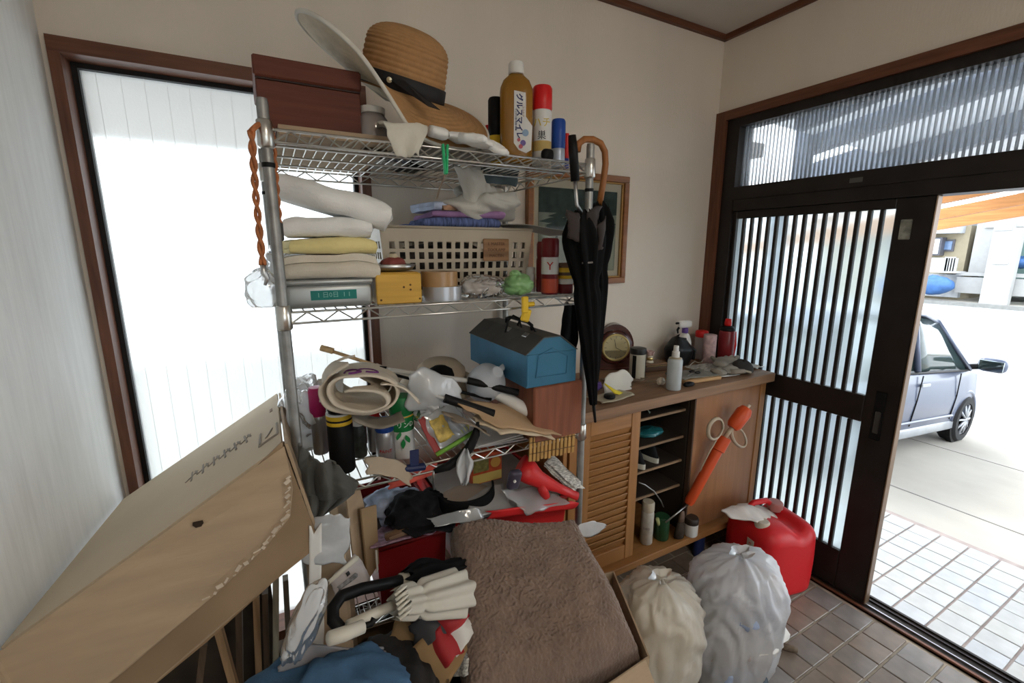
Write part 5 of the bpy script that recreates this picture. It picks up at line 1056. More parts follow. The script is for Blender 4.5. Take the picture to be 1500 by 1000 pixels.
# printed packet, white-topped cartons, bags
pk = [at(480,850,y=1.0), at(522,813,y=1.04), at(545,852,y=1.02), at(496,884,y=.97)]
lf = T('printed_packet', 'printed leaflet packet standing beside the black umbrella handle', 'packet', pk[3])
pf = lambda u, v: pk[0].lerp(pk[1], u).lerp(pk[3].lerp(pk[2], u), v)
loc0(sheet('card', mat('grey_pink_print',(.44,.40,.39),.6,var=.25,scale=18), lambda u, v: pf(u, v), 8, 8, .001, 8, 2, .004, lf), lf)
loc0(sheet('header', mat('cream_print',(.52,.50,.42),.6), lambda u, v: pf(u, .16*v)+Vector((0,-.004,.002)), 6, 4, .0008, 8, 2, .001, lf), lf)
loc0(sheet('print_block', M_kink, lambda u, v: pf(.5+.1*u, .22+.13*v)+Vector((0,-.005,.002)), 4, 4, .0005, 8, 2, .001, lf), lf)
loc0(sheet('print_block', mat('grey_print',(.18,.18,.18),.6,var=.8,scale=90), lambda u, v: pf(.15+.6*u, .42+.16*v)+Vector((0,-.005,.002)), 6, 4, .0005, 8, 2, .001, lf), lf)
wc = T('paper_sack', 'white-topped brown paper sack standing by the left rack post', 'sack', at(490,890,y=1.0))
bx0, bx1, zb, ztp = xs(466,1.04,.7), xs(520,1.06,.7), .33, at(490,812,y=1.04).z
loc0(MB().rbox(((bx0+bx1)/2, 1.09, (zb+ztp)/2), (bx1-bx0, .10, ztp-zb), .006, 1, rot=R(-14)).build('sack_body', mat('sack_kraft',(.36,.265,.175),.85), wc), wc)
loc0(sheet('white_liner', M_bagw, lambda u, v: tuple(at(lerp(452,512,u)+(8-24*v)*(1-u), lerp(752,822,v)+22*abs(u-.55), y=1.03-.02*math.sin(u*3))), 26, 22, .016, 11, 5, .001, wc), wc)
loc0(sheet('white_side', M_paper, lambda u, v: tuple(at(lerp(452,470,u)+6*v, lerp(770,960,v), y=1.02)), 6, 16, .003, 10, 6, .002, wc), wc)
blob('carrier_bag', M_bagw, None, tuple(at(446,912,y=.86)), (.028,.03,.085), 121, .2, 2.0, 0, rot=(0,R(25),0), label='white carrier bag hanging by the lower left rack post', cat='bag')
blob('denim_jacket', mat('denim_blue',(.045,.105,.19),.92,var=.3,scale=10,bump=.4,bscale=240), None, tuple(at(486,1016,y=.83)), (.13,.10,.05), 122, .42, 2.2, 0, rot=(0,R(12),R(-20)), label='blue denim jacket lying lowest in front of the heap', cat='jacket')
sheet('grey_rag', mat('grey_lilac_cloth',(.25,.24,.25),.95), lambda u, v: tuple(at(lerp(405,560,u), lerp(962,985,v)-22*math.sin(u*2.6), y=.88)), 24, 10, .012, 12, 3, .005, label='grey cloth edge draped over the denim jacket', cat='cloth')
# ================================================================ large tilted carton, left corner, and planks under it
al = R(29.5); u_ = Vector((math.cos(al), 0, math.sin(al))); n_ = Vector((math.sin(al), 0, -math.cos(al)))
C0 = Vector((-.004, 1.04, 1.205)); dv_ = Vector((0, .70, -.085))
BL = T('big_carton', 'large flattened tan carton jammed between the left wall and the rack', 'carton', C0)
M_card_lit = mat('pale_carton', (.52,.425,.305), .85, var=.06, scale=3, bump=.08, bscale=30)  # paler copy for the top panel, window light put into the colour
def bslab(nm, pts, t, m, off=Vector()):
    P = [Vector((max(p[0],-.464),p[1],p[2]))-C0+off for p in pts]; nn = (P[1]-P[0]).cross(P[2]-P[0]).normalized()*t; k = len(P)
    return MB().add(P+[p+nn for p in P], [tuple(range(k))[::-1], tuple(range(k,2*k))]+[(i,(i+1)%k,k+(i+1)%k,k+i) for i in range(k)]).build(nm, m, BL)
wl_ = Vector((-.47, 1.00, .945))
top_b, top_l = C0+dv_, Vector((-.46, 1.72, .85))
bslab('top_panel', [C0, top_b, top_l, wl_], -.006, M_card_lit)
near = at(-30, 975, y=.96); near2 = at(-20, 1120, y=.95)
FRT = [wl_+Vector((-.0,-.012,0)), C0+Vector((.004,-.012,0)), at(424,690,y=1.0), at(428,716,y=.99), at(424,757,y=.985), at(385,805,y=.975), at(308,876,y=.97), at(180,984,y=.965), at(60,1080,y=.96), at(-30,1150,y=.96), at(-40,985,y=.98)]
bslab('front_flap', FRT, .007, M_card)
L2 = [at(412,648,y=1.03), at(466,790,y=1.02), at(462,800,y=1.02), at(300,930,y=1.005), at(150,1050,y=1.0), at(-20,1190,y=1.0), at(-20,1100,y=1.0), at(200,900,y=1.01)]
for k in range(3):
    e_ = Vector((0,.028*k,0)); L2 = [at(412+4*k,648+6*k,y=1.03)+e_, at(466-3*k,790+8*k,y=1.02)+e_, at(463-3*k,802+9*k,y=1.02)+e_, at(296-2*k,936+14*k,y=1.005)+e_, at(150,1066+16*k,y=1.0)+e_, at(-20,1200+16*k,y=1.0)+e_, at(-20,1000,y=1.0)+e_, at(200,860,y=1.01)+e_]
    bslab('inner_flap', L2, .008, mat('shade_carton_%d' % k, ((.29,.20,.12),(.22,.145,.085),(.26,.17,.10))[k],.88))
for k in range(3):
    d = Vector((0, .015+.022*k, -.012*k)); q = [at(464-4*k,796+6*k,y=1.025), at(300-4*k,936+10*k,y=1.01), at(80,1130,y=1.01)]
    for i in range(2): 
        a, b_ = q[i]+d, q[i+1]+d
        o = MB().tube([a-C0, b_-C0], .005, 6, flat=.55).build('board_edge', M_card if k % 2 else mat('carton_edge',(.30,.20,.115),.9), BL)
bslab('side_panel', [C0+Vector((.006,0,0)), at(466,790,y=1.03), at(466,790,y=1.03)+Vector((0,.62,-.07)), top_b+Vector((.006,0,0))], .006, M_card)
# torn corrugated edge, puncture, pen mark
for k in range(26):
    t_ = k/25; P = [at(426,700,y=.985), at(424,757,y=.978), at(385,805,y=.968), at(308,876,y=.963)]
    f_ = t_*3; i = min(2, int(f_)); a = P[i].lerp(P[i+1], f_-i)
    w_ = .005+.009*(0.5+.5*math.sin(k*2.3))
    MB().box(a-C0+Vector((-w_*.45,-.005,w_*.5)), (w_,.002,.005+.003*math.sin(k*1.7)), (0, R(-35+25*math.sin(k*3.1)), 0)).build('torn_flute', mat('torn_paper',(.55,.46,.36),.9), BL)
pu = at(291, 764, y=.998)
bslab('puncture', [pu+Vector((.009*math.cos(a)*(1+.4*math.sin(a*3)), -.0085, .009*math.sin(a)*(1+.3*math.cos(a*2)))) for a in [k*.785 for k in range(8)]], .001, mat('puncture_dark',(.03,.018,.01),.9))
M_print = mat('faded_print', (.27,.235,.20), .9)
def on_top(s, t): return wl_.lerp(C0, s).lerp(top_l.lerp(top_b, s), t) + Vector((0,0,.0015))
def stroke(parts):
    for q in parts: MB().tube([on_top(*p)-C0 for p in q], .0035, 5, flat=.3).build('print_stroke', M_print, BL)
for k in range(6):
    s0 = .52+.055*k
    stroke([[(s0, .40),(s0+.045,.46)], [(s0+.01,.50),(s0+.035,.36)], [(s0+.03,.48),(s0+.05,.42)]])
stroke([[(.90,.16),(.90,.34)], [(.90,.16),(.985,.16)], [(.985,.16),(.985,.34)], [(.93,.22),(.96,.30)]])
bslab('tape_mark', [on_top(.95,.62), on_top(.965,.62), on_top(.965,.68), on_top(.95,.68)], .001, mat('label_brown',(.2,.12,.08),.8))
M_plank = [wood('plank_dark',(.10,.065,.04),'z',.7), wood('plank_grey',(.24,.21,.16),'z',.7), wood('plank_olive',(.30,.28,.21),'z',.7), wood('plank_tan',(.30,.19,.10),'z',.7)]
for k, (a, b_, y_, w_, m, lab) in enumerate(((( 404,838),(404,1010),1.28,.045,2,'greenish plank standing nearest the rack post'), ((418,846),(424,960),1.36,.03,1,'narrow grey plank behind the greenish one'), ((375,870),(380,1010),1.22,.03,3,'thin tan lath between the dark planks'), ((350,885),(352,1010),1.30,.06,0,'broad dark plank under the big carton'), ((316,905),(345,1010),1.12,.028,3,'tan lath leaning at an angle under the big carton'), ((388,862),(392,1010),1.34,.05,0,'dark plank behind the thin tan lath'), ((300,935),(290,1020),1.25,.05,0,'dark plank furthest under the big carton'))):
    A_, B_ = at(*a, y=y_), at(*b_, y=y_); d = (B_-A_).normalized(); B_ = A_ + d*(A_.z/max(.2,-d.z))*.985; Mx = rotm(B_, A_)
    MB().box((0,0,(A_-B_).length/2), (w_,.015,(A_-B_).length), M=Mx).build('plank', M_plank[m], label=lab, cat='plank', group='planks under the big carton')

MB().box((-.26, 1.50, .36), (.36, .012, .72), (R(-6), 0, R(6))).build('plywood_board', mat('dark_plywood', (.05,.037,.026), .85, var=.3, scale=9), label='dark plywood board standing behind the planks in the corner', cat='board')  # dark sheet added to block window light between the planks
blob('black_sack', mat('black_sack_film', (.012,.012,.013), .35, spec=.5), None, (.345, 1.05, .40), (.06,.085,.16), 151, .2, 2.0, 0, label='black plastic sack in the dark gap under the umbrellas', cat='sack')  # black lumps added here and below to fill the gap with shade
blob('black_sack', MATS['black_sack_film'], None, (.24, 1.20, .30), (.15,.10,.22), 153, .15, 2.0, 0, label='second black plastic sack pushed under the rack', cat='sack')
# ================================================================ shoe cabinet
M_oak = wood('honey_oak', (.33,.155,.052), 'x', .45, 3, .18, .1); M_oakz = wood('honey_oak_z', (.33,.155,.052), 'z', .45, 3, .16, .1); M_ctop = wood('worn_counter', (.23,.13,.072), 'x', .55, 3, .25)
M_panel = wood('panel_veneer', (.30,.14,.062), 'z', .4, 2, .12, .1); M_cab_shade = mat('cabinet_inside', (.030,.020,.014), .8)  # inside is near-black: the shade of the bays is put into its colour
CX0, CX1, CY = .965, 2.245, 1.345
cab = T('shoe_cabinet', 'honey wood shoe cabinet with louvred and plain doors below the picture', 'cabinet', (1.6, 1.57, .19))
CO = Vector(cab.location)
def cb(nm, a, b_, m, parent=cab, r=.002):
    d = [abs(q-p) for p, q in zip(a, b_)]
    o = MB().rbox([(p+q)/2 for p, q in zip(a, b_)], d, min(r, min(d)*.3), 1).build(nm, m, parent)
    o.location = -CO if parent is cab else (0,0,0); return o
cb('base_board', (CX0, 1.305, .205), (CX1, 1.79, .24), M_oak)
cb('plinth', (CX0+.02, 1.50, 0), (1.6, 1.79, .205), mat('plinth_dark',(.02,.018,.017),.9)); cb('end_panel', (CX0, 1.35, .24), (CX0+.02, 1.79, .955), M_oakz); cb('end_panel', (CX1-.02, 1.35, 0), (CX1, 1.79, .955), M_oakz)  # near-black block stands in for shade in the empty space under the base
cb('back_panel', (CX0+.02, 1.765, .24), (CX1-.02, 1.775, .955), M_cab_shade)
cb('divider', (1.365, 1.375, .24), (1.38, 1.765, .955), M_cab_shade); cb('divider', (1.705, 1.375, .24), (1.72, 1.765, .955), M_cab_shade)
for z in (.877, .740, .617, .484): cb('shelf_edge', (1.38, 1.392, z-.012), (1.705, 1.400, z), wood('shelf_edge',(.22,.14,.08),'x',.6), cb('shelf', (1.38, 1.40, z-.012), (1.705, 1.765, z), M_cab_shade))  # boards take the shaded colour, the lit front edge is a lighter strip
def rail_door(nm, x0, x1, z0, z1, y):
    d = bpy.data.objects.new(nm, None); link(d, cab); d.location = -CO; return d
dl = rail_door('louvre_door', 1.045, 1.365, .24, .955, CY)
for a, b_ in (((1.045,CY,.24),(1.095,CY+.024,.95)), ((1.315,CY-.002,.24),(1.365,CY+.024,.95)), ((1.095,CY,.88),(1.315,CY+.024,.95)), ((1.095,CY,.24),(1.315,CY+.024,.31))):
    cb('stile' if b_[2]-a[2] > .3 else 'rail', a, b_, M_oakz if b_[2]-a[2] > .3 else M_oak, dl)
s0 = MB().rbox((0,0,0), (.222,.006,.043), .0015, 1, rot=(R(22),0,0)).build('louvre', M_oak, dl)
for k in range(18):
    o = s0 if k == 0 else dup(s0, dl)
    o.location = (1.205, CY+.011, .327+k*.0315)
cb('backing', (1.095,CY+.026,.31), (1.315,CY+.029,.88), M_oak, dl)
cb('door_stile', (1.0, CY+.01, .24), (1.045, CY+.03, .955), M_oakz)
dr = rail_door('plain_door', 1.72, 2.225, .24, .955, CY)
cb('panel', (1.715,CY+.002,.24), (2.20,CY+.022,.952), M_panel, dl if False else dr); cb('edge_strip', (1.705,CY-.002,.24), (1.716,CY+.024,.952), mat('door_edge_dark',(.07,.04,.025),.6), dr); cb('stile', (2.20,CY-.002,.24), (2.243,CY+.024,.952), M_oakz, dr)
MB().rbox((1.66,1.548,.980),(1.30-.13,.486,.046),.004,2).build('worktop', M_ctop, label='worn wooden worktop covering the shoe cabinet', cat='worktop')
bpy.data.objects['worktop'].scale = (1,1,1)
wt = bpy.data.objects['worktop']; wt.data.transform(Matrix.Diagonal((1.298/1.17,1,1,1))); wt.data.transform(Tm(1.60-1.66*1.298/1.17,0,0))
CT = 1.0035
def onc(px, py): return at(px, py, z=CT)
# picture
M_fr = wood('picture_frame_wood', (.23,.088,.028), 'x', .35, 4, .2, .3); M_fri = mat('gilt_fillet', (.42,.24,.08), .4, metal=.3)
px0, px1, pz0, pz1 = 1.045, 1.630, 1.452, 1.972
pf_ = T('framed_picture', 'framed picture of dark green trees on the back wall', 'picture', ((px0+px1)/2, YB, pz0)); PO = Vector(pf_.location)
def pp(nm, a, b_, m, parent=pf_):
    o = MB().rbox([(p+q)/2 for p, q in zip(a, b_)], [abs(q-p) for p, q in zip(a, b_)], .003, 1).build(nm, m, parent); o.location = -PO if parent is pf_ else (0,0,0); return o
for a, b_ in (((px0,YB-.03,pz0),(px1,YB-.002,pz0+.03)), ((px0,YB-.03,pz1-.03),(px1,YB-.002,pz1)), ((px0,YB-.0305,pz0+.03),(px0+.03,YB-.002,pz1-.03)), ((px1-.03,YB-.0305,pz0+.03),(px1,YB-.002,pz1-.03))): pp('moulding', a, b_, M_fr)
for a, b_ in (((px0+.03,YB-.022,pz0+.03),(px1-.03,YB-.006,pz0+.038)), ((px0+.03,YB-.022,pz1-.038),(px1-.03,YB-.006,pz1-.03)), ((px0+.03,YB-.022,pz0+.038),(px0+.038,YB-.006,pz1-.038)), ((px1-.038,YB-.022,pz0+.038),(px1-.03,YB-.006,pz1-.038))): pp('fillet', a, b_, M_fri)
pp('mount', (px0+.036,YB-.010,pz0+.036), (px1-.036,YB-.006,pz1-.036), mat('cream_mount',(.52,.47,.36),.8,var=.04))
ix0, ix1, iz0, iz1 = px0+.065, px1-.065, pz0+.065, pz1-.075
im = pp('painting', (ix0,YB-.012,iz0), (ix1,YB-.010,iz1), mat('misty_ground',(.26,.28,.22),.6,var=.25,scale=9,stretch=(3,1,.4)))
M_fol = mat('painted_foliage', (.022,.040,.034), .7, var=.5, scale=30); M_trk = mat('painted_trunk', (.06,.065,.05), .7)
rq = random.Random(8)
for cx, w_ in ((ix0+.10,.012),(ix0+.24,.008),(ix0+.33,.009)): MB().b2((cx-w_/2,YB-.0135,iz0+.05),(cx+w_/2,YB-.0128,iz1-.02)).build('painted_trunk', M_trk, im)
for k in range(34):
    cx, cz = rq.uniform(ix0+.05, ix1-.05), rq.uniform(iz0+.20, iz1-.02); L = min(rq.uniform(.05,.13), (cx-ix0), (ix1-cx)); 
    MB().add([(cx-L,YB-.0138-k*.00002,cz-.012),(cx-L*.3,YB-.0138-k*.00002,cz+.006),(cx+L*.3,YB-.0138-k*.00002,cz+.012),(cx+L,YB-.0138-k*.00002,cz-.008),(cx+L*.4,YB-.0138-k*.00002,cz-.012),(cx-L*.4,YB-.0138-k*.00002,cz-.018)], [tuple(range(6))]).build('painted_branch', M_fol, im)
MB().b2((ix0,YB-.0136,iz1-.11),(ix1,YB-.0130,iz1)).build('painted_canopy', M_fol, im)
pp('glazing', (px0+.036,YB-.018,pz0+.036), (px1-.036,YB-.0165,pz1-.036), mat('picture_glass',(.02,.02,.02),.04,alpha=.10,var=0,spec=.5))
# ================================================================ things on the worktop
p = onc(905, 541); s = SCL(*p); ck_ = T('mantel_clock', 'round-topped dark wooden mantel clock with brass dial', 'clock', (p.x, p.y+.05, CT), R(-26))
M_cw = wood('mahogany', (.060,.014,.010), 'x', .25, 4, .3, .5); w2, hh = 27/s, 68/s
poly = [(-w2,0),(w2,0),(w2*1.02,hh*.28)] + [(w2*1.02*math.cos(a), hh*.50+hh*.49*math.sin(a)) for a in [math.pi*k/18 for k in range(1,18)]] + [(-w2*1.02,hh*.28)]
MB().prism(poly, .10, Tm(0,.05,0) @ RX).build('case', M_cw, ck_, smooth=True, angle=35)
MB().lathe([(w2*.95,0),(w2*.90,.012),(w2*.70,.016)], 36, Tm(0,-.05,hh*.50) @ RX).build('rim', M_cw, ck_, smooth=True)
M_brass = mat('brass', (.52,.40,.16), .28, metal=.9)
MB().lathe([(w2*.64,.016),(w2*.70,.021),(w2*.76,.016),(w2*.72,.010)], 36, Tm(0,-.05,hh*.50) @ RX).build('bezel', M_brass, ck_, smooth=True)
dl_ = MB().lathe([(w2*.68,0),(w2*.68,.004),(0,.004)], 36, Tm(0,-.0625,hh*.50) @ RX).build('dial', mat('dial_cream',(.50,.43,.24),.4,metal=.2), ck_)
for k in range(12): 
    a = k*math.pi/6; MB().box((w2*.56*math.sin(a), -.0672, hh*.50+w2*.56*math.cos(a)), (.0018,.0008,w2*.12), (0,a,0)).build('hour_mark', M_kink, dl_)
for a, L in ((-.2,.46),(2.05,.34)): MB().box((w2*L*.5*math.sin(a), -.0678, hh*.50+w2*L*.5*math.cos(a)), (.0022,.0008,w2*L), (0,a,0)).build('hand', M_kink, dl_)
MB().grid(lambda u, v: (w2*.60*math.cos(math.pi*(1+u))*v, -.0669, hh*.44+w2*.44*math.sin(math.pi*(1+u))*v), 16, 3).build('lower_dial', mat('dial_brown',(.20,.16,.08),.5), dl_)
MB().rbox((0,0,.006),(w2*2.1,.11,.012),.003,1).build('foot', M_cw, ck_)
p = onc(937, 556); s = SCL(*p); t = T('canister', 'cream canister with a dark lid beside the mantel clock', 'canister', (p.x, p.y+.02, CT)); r, h_ = 11.5/s, 48/s
MB().lathe([(r*.95,0),(r,.003),(r,h_*.82),(r*.9,h_*.84)], 28).build('body', mat('canister_cream',(.46,.43,.34),.45,var=.1), t, smooth=True, angle=40); MB().lathe([(r*1.04,h_*.80),(r*1.06,h_*.82),(r*1.0,h_*.97),(r*.5,h_),(0,h_)], 28).build('lid', mat('black_tin',(.03,.03,.03),.35,metal=.5), t, smooth=True, angle=40)
for a in (-.9, 1.0): 
    MB().grid(lambda u, v: (r*1.01*math.sin(-.55+a+u*.5), -r*1.01*math.cos(-.55+a+u*.5), h_*(.05+.72*v)), 6, 2).build('dark_panel', M_black, t, thick=.001)
p = onc(965, 545); s = SCL(*p); t = T('trinket_box', 'flat dark brown trinket box behind the white pump bottle', 'box', (p.x+.01, p.y+.06, CT), R(-12))
MB().rbox((0,0,.016),(.14,.09,.032),.003,1).build('body', wood('dark_box',(.07,.04,.025),'x',.4), t); MB().rbox((0,0,.037),(.13,.085,.010),.002,1).build('lid', wood('dark_box_lid',(.16,.09,.045),'x',.35), t); MB().box((0,-.0455,.030),(.12,.001,.003)).build('gilt_line', M_brass, t)
bz = CT+.042; f0 = (p.x-.012, p.y+.055, bz); s = SCL(*f0); fg = T('figurine', 'small pink rose figurine on a cream and gold base', 'figurine', f0, R(-20))
MB().lathe([(.020,0),(.021,.004),(.017,.008),(.016,.03),(.019,.036),(0,.037)], 20).build('pedestal', mat('cream_glaze',(.60,.54,.42),.3), fg, smooth=True); MB().lathe([(.0165,.012),(.0172,.013),(.0172,.026),(.0165,.027)], 20).build('gold_band', M_brass, fg, smooth=True)
M_rose = mat('rose_petal', (.60,.40,.37), .5)
for k in range(7):
    a = k*2.4; rr = .006+.0022*k
    MB().grid(lambda u, v: (math.cos(a+(u-.5)*1.6)*(rr+.006*v), math.sin(a+(u-.5)*1.6)*(rr+.006*v), .038+.024*v*(1-.3*(2*u-1)**2)), 8, 6).build('petal', M_rose, fg, smooth=True, thick=.0015)
p = onc(990, 571); s = SCL(*p); t = T('pump_bottle', 'clear white pump spray bottle at the front of the worktop', 'bottle', (p.x, p.y+.015, CT)); r, h_ = 10.6/s, 66/s
MB().lathe([(r*.92,0),(r,.004),(r,h_*.66),(r*.85,h_*.71),(r*.45,h_*.735)], 28).build('body', mat('milky_bottle',(.60,.65,.66),.2,trans=.3), t, smooth=True); MB().lathe([(r*.5,h_*.73),(r*.52,h_*.735),(r*.5,h_*.86),(r*.3,h_*.88)], 20).build('collar', M_white_pl, t, smooth=True, angle=40); MB().lathe([(r*.34,h_*.87),(r*.36,h_*.88),(r*.34,h_*.99),(0,h_)], 16).build('pump', M_white_pl, t, smooth=True, angle=40)
MB().lathe([(r*.85,h_*.712),(r*.87,h_*.716),(r*.5,h_*.74)], 24).build('shoulder_ring', mat('tan_ring',(.36,.30,.2),.5), t, smooth=True)
# black pitcher, trigger sprayer, cups, red bottle
p = onc(1003, 535); p = Vector((p.x, p.y+.05, CT)); s = SCL(*p); t = T('black_jug', 'lumpy black plastic jug under the trigger sprayer', 'jug', p, R(10))
MB().grid(lambda u, v: (lambda a, r_: (r_*1.12*math.cos(a), r_*math.sin(a)*.9, .148*v+.012*math.sin(2*a+1)*v))(2*math.pi*u, (.058+.018*math.sin(v*2.6))*(1-.42*max(0,v-.62)/.38)*(1+.05*math.sin(5*2*math.pi*u+v*2))), 36, 16, cu=True).build('body', mat('satin_black',(.008,.008,.009),.35), t, smooth=True, thick=.003)
MB().tube([(.055,-.03,.10),(.09,-.045,.07),(.07,-.05,.02)], .009, 8).build('handle', MATS['satin_black'], t, smooth=True)
MB().lathe([(.042,.138),(.038,.146),(0,.148)], 24, Matrix.Diagonal((1.1,.9,1,1))).build('lid', MATS['satin_black'], t, smooth=True)
ps = Vector((xs(1006,1.66,1.1), 1.68, CT)); t = T('trigger_sprayer', 'white trigger sprayer with purple band behind the black jug', 'sprayer', ps, R(170)); h_ = at(1006,468,y=1.68).z-CT
MB().lathe([(.036,0),(.038,.005),(.038,h_*.5),(.024,h_*.66),(.014,h_*.70)], 24).build('bottle', M_white_pl, t, smooth=True); MB().lathe([(.016,h_*.70),(.017,h_*.72),(.017,h_*.80),(.012,h_*.82)], 16).build('collar', mat('purple_collar',(.11,.05,.26),.4), t, smooth=True)
MB().rbox((.004,0,h_*.90),(.085,.026,h_*.17),.012,3).build('head', M_white_pl, t, smooth=True); MB().tube([(.034,0,h_*.87),(.05,0,h_*.78),(.046,0,h_*.70)], [.007,.006,.004], 8).build('trigger', M_black, t, smooth=True); MB().tube([(.044,0,h_*.93),(.062,0,h_*.93)], .006, 10).build('nozzle', M_black, t, smooth=True)
can('plastic_cup', 'cup with a bright red lid behind the pale pink cup', 'cup', 1025, 1.70, CT, 17, 42, mat('pale_cup',(.5,.44,.42),.5), M_redcap, .22, 1.0)
can('plastic_cup', 'pale pink patterned cup standing by the red bottle', 'cup', 1037, 1.60, CT, 18, 44, mat('pink_cup',(.55,.38,.38),.5,var=.3,scale=40), None, .02, 1.0)
p = Vector((xs(1061,1.58,CT), 1.58, CT)); s = SCL(*p); h_ = at(1061,467,y=1.58).z-CT; t = T('drink_bottle', 'red sports drink bottle standing next to the door', 'bottle', p, R(-30))
M_rb = mat('translucent_red', (.24,.018,.022), .25, trans=.15); r = 11/s
MB().lathe([(r*.95,0),(r,.005),(r,h_*.70),(r*.9,h_*.74),(r*.62,h_*.78)], 24).build('body', M_rb, t, smooth=True); MB().lathe([(r*.9,h_*.72),(r*.98,h_*.75),(r*.7,h_*.82),(r*.4,h_*.84)], 24).build('collar', M_black, t, smooth=True); MB().lathe([(r*.42,h_*.82),(r*.44,h_*.9),(r*.36,h_*.99),(0,h_)], 16).build('spout', M_redcap, t, smooth=True)
MB().tube([(r*.95,0,h_*.1),(r*1.15,0,h_*.4),(r*.95,0,h_*.7)], r*.24, 8).build('grip', M_redcap, t, smooth=True)
# gloves, cap, board with scissors, newspapers
M_gl2 = mat('dirty_grey_glove', (.26,.235,.20), .95, var=.2, scale=14, bump=.35, bscale=220)
p = onc(1062, 540); q_ = onc(1090, 548)
MB().rbox((p.x+.02,p.y+.03,CT+.004),(.38,.16,.008),.002,1,rot=R(-4)).build('newspaper', M_news, label='folded newspaper under the grey gloves on the worktop', cat='newspaper')
pb_ = onc(1030, 557); bd_ = T('cutting_board', 'pale cutting board with dusty grey cover in front of the gloves', 'board', (pb_.x-.01, pb_.y+.045, CT), R(-6))
MB().rbox((0,0,.008),(.22,.13,.016),.002,1).build('board', wood('board_wood',(.46,.28,.13),'x',.6), bd_); sheet('dusty_cover', mat('dusty_cover',(.21,.205,.18),.9,var=.2,scale=20), lambda u, v: (lerp(-.115,.105,u), lerp(-.05,.075,v), .019+.004*math.sin(u*7)), 20, 12, .003, 18, 3, .003, bd_)
glove('work_glove', 'grey work glove lying palm down on the worktop newspaper', M_gl2, (q_.x-.12, q_.y+.045, CT+.010), Euler((0,R(4),R(-84))), 1.0, .5, 7)
glove('work_glove', 'grey work glove lying on top of the other glove', M_gl2, (q_.x-.06, q_.y+.09, CT+.034), Euler((0,R(-3),R(-70))), .95, .6, 9, mirror=-1)
cp_ = T('cap', 'black and cream peaked cap at the door end of the worktop', 'cap', (q_.x+.025, q_.y+.035, CT+.012), R(30))
MB().grid(lambda u, v: (lambda a, t_: (.062*math.cos(a)*math.sin(t_), .055*math.sin(a)*math.sin(t_), .05*math.cos(t_)*(1+.1*math.sin(3*a))))(2*math.pi*u, v*1.62), 30, 12, cu=True).build('crown', mat('dark_cap',(.035,.032,.03),.9,bump=.3), cp_, smooth=True, thick=.003)
MB().grid(lambda u, v: (-.04-.05*v*math.sin(.4+u*2.3), lerp(-.05,.05,u), .004+.012*math.sin(u*3.1)), 12, 6).build('peak', mat('cream_peak',(.42,.36,.26),.8), cp_, smooth=True, thick=.004)
sc = T('scissors', 'small steel scissors lying on the dusty cutting board', 'scissors', (pb_.x-.02, pb_.y+.05, CT+.026), R(20))
for k in (-1,1):
    MB().add([(-.055,k*.002,0),(.01,k*.006,0),(.012,k*-.001,0),(-.055,0,0)], [(0,1,2,3)]).build('blade', M_steel, sc, thick=.0018)
    MB().tube([(.035+.018*math.cos(a), k*.014+.010*math.sin(a), 0) for a in [j*math.pi/6 for j in range(12)]], .003, 6, closed=True).build('handle', M_black, sc, smooth=True)
pts = [onc(1002+5*k, 545-2.0*k+3*math.sin(k*1.7)) + Vector((0,0,.028)) for k in range(9)]
MB().tube(pts, .0022, 6).build('cord', mat('pale_cord',(.42,.40,.35),.7), smooth=True, label='pale cord curling over the dusty cutting board', cat='cord')
for i, (px, py, w_, d_, a, m, lab) in enumerate(((1065,553,.20,.05,-.08,M_paper,'white paper strip along the worktop front edge'),(1110,538,.12,.10,.1,M_news,'newspaper scrap at the door end of the worktop'),(900,585,.20,.10,.15,mat('beige_sheet',(.42,.37,.28),.8),'beige paper sheet at the rack end of the worktop'),(915,560,.16,.10,-.2,mat('brown_mat',(.15,.11,.08),.9,var=.4,scale=20),'brown cloth mat in front of the mantel clock'))):
    c = onc(px, py); sheet('paper_sheet', m, lambda u, v: (c.x+(u-.5)*w_*math.cos(a)-(v-.5)*d_*math.sin(a), c.y+.03+(u-.5)*w_*math.sin(a)+(v-.5)*d_*math.cos(a), CT+.0055+.004*math.sin(u*5+i)), 14, 8, .002, 16, i, .0012, label=lab, cat='paper' if i != 3 else 'cloth')
c = onc(904, 574); sheet('mask_packet', mat('white_yellow_packet',(.56,.55,.50),.6), lambda u, v: tuple(at(lerp(885,925,u), lerp(556,578,v)-16*math.sin(u*2.6)*(1-v)+4*u, y=c.y+.02*(1-v))), 16, 12, .004, 20, 4, .002, label='crumpled white packet in front of the umbrella tip', cat='packet')
c = onc(906, 578); MB().tube([at(886,562,y=c.y), at(900,573,y=c.y-.005), at(922,580,y=c.y-.008)], [.004,.011,.007], 8, flat=.5).build('yellow_band', mat('lemon_band',(.62,.50,.02),.5), smooth=True, label='bright yellow band under the white packet', cat='band')
c = onc(895, 586); MB().lathe([(.020,0),(.024,.003),(.024,.012),(.020,.016),(0,.016)], 20, Tm(c.x,c.y+.01,CT+.007)).build('lens_cap', M_black, smooth=True, label='round black cap lying beside the white packet', cat='cap')
c = onc(880, 575); blob('purple_pouch', mat('violet_pouch',(.13,.08,.34),.6), None, (c.x,c.y+.03,CT+.026), (.018,.03,.022), 131, .2, 2, .2, label='small violet pouch half hidden by the umbrella tip', cat='pouch')
c = onc(1012, 566); MB().lathe([(.016,0),(.022,.004),(.020,.014),(.012,.018),(0,.018)], 18, Tm(c.x,c.y+.012,CT) @ Matrix.Diagonal((1.5,.8,1,1))).build('shoe_polish', M_black, smooth=True, label='small black polish tin beside the pump bottle', cat='tin')
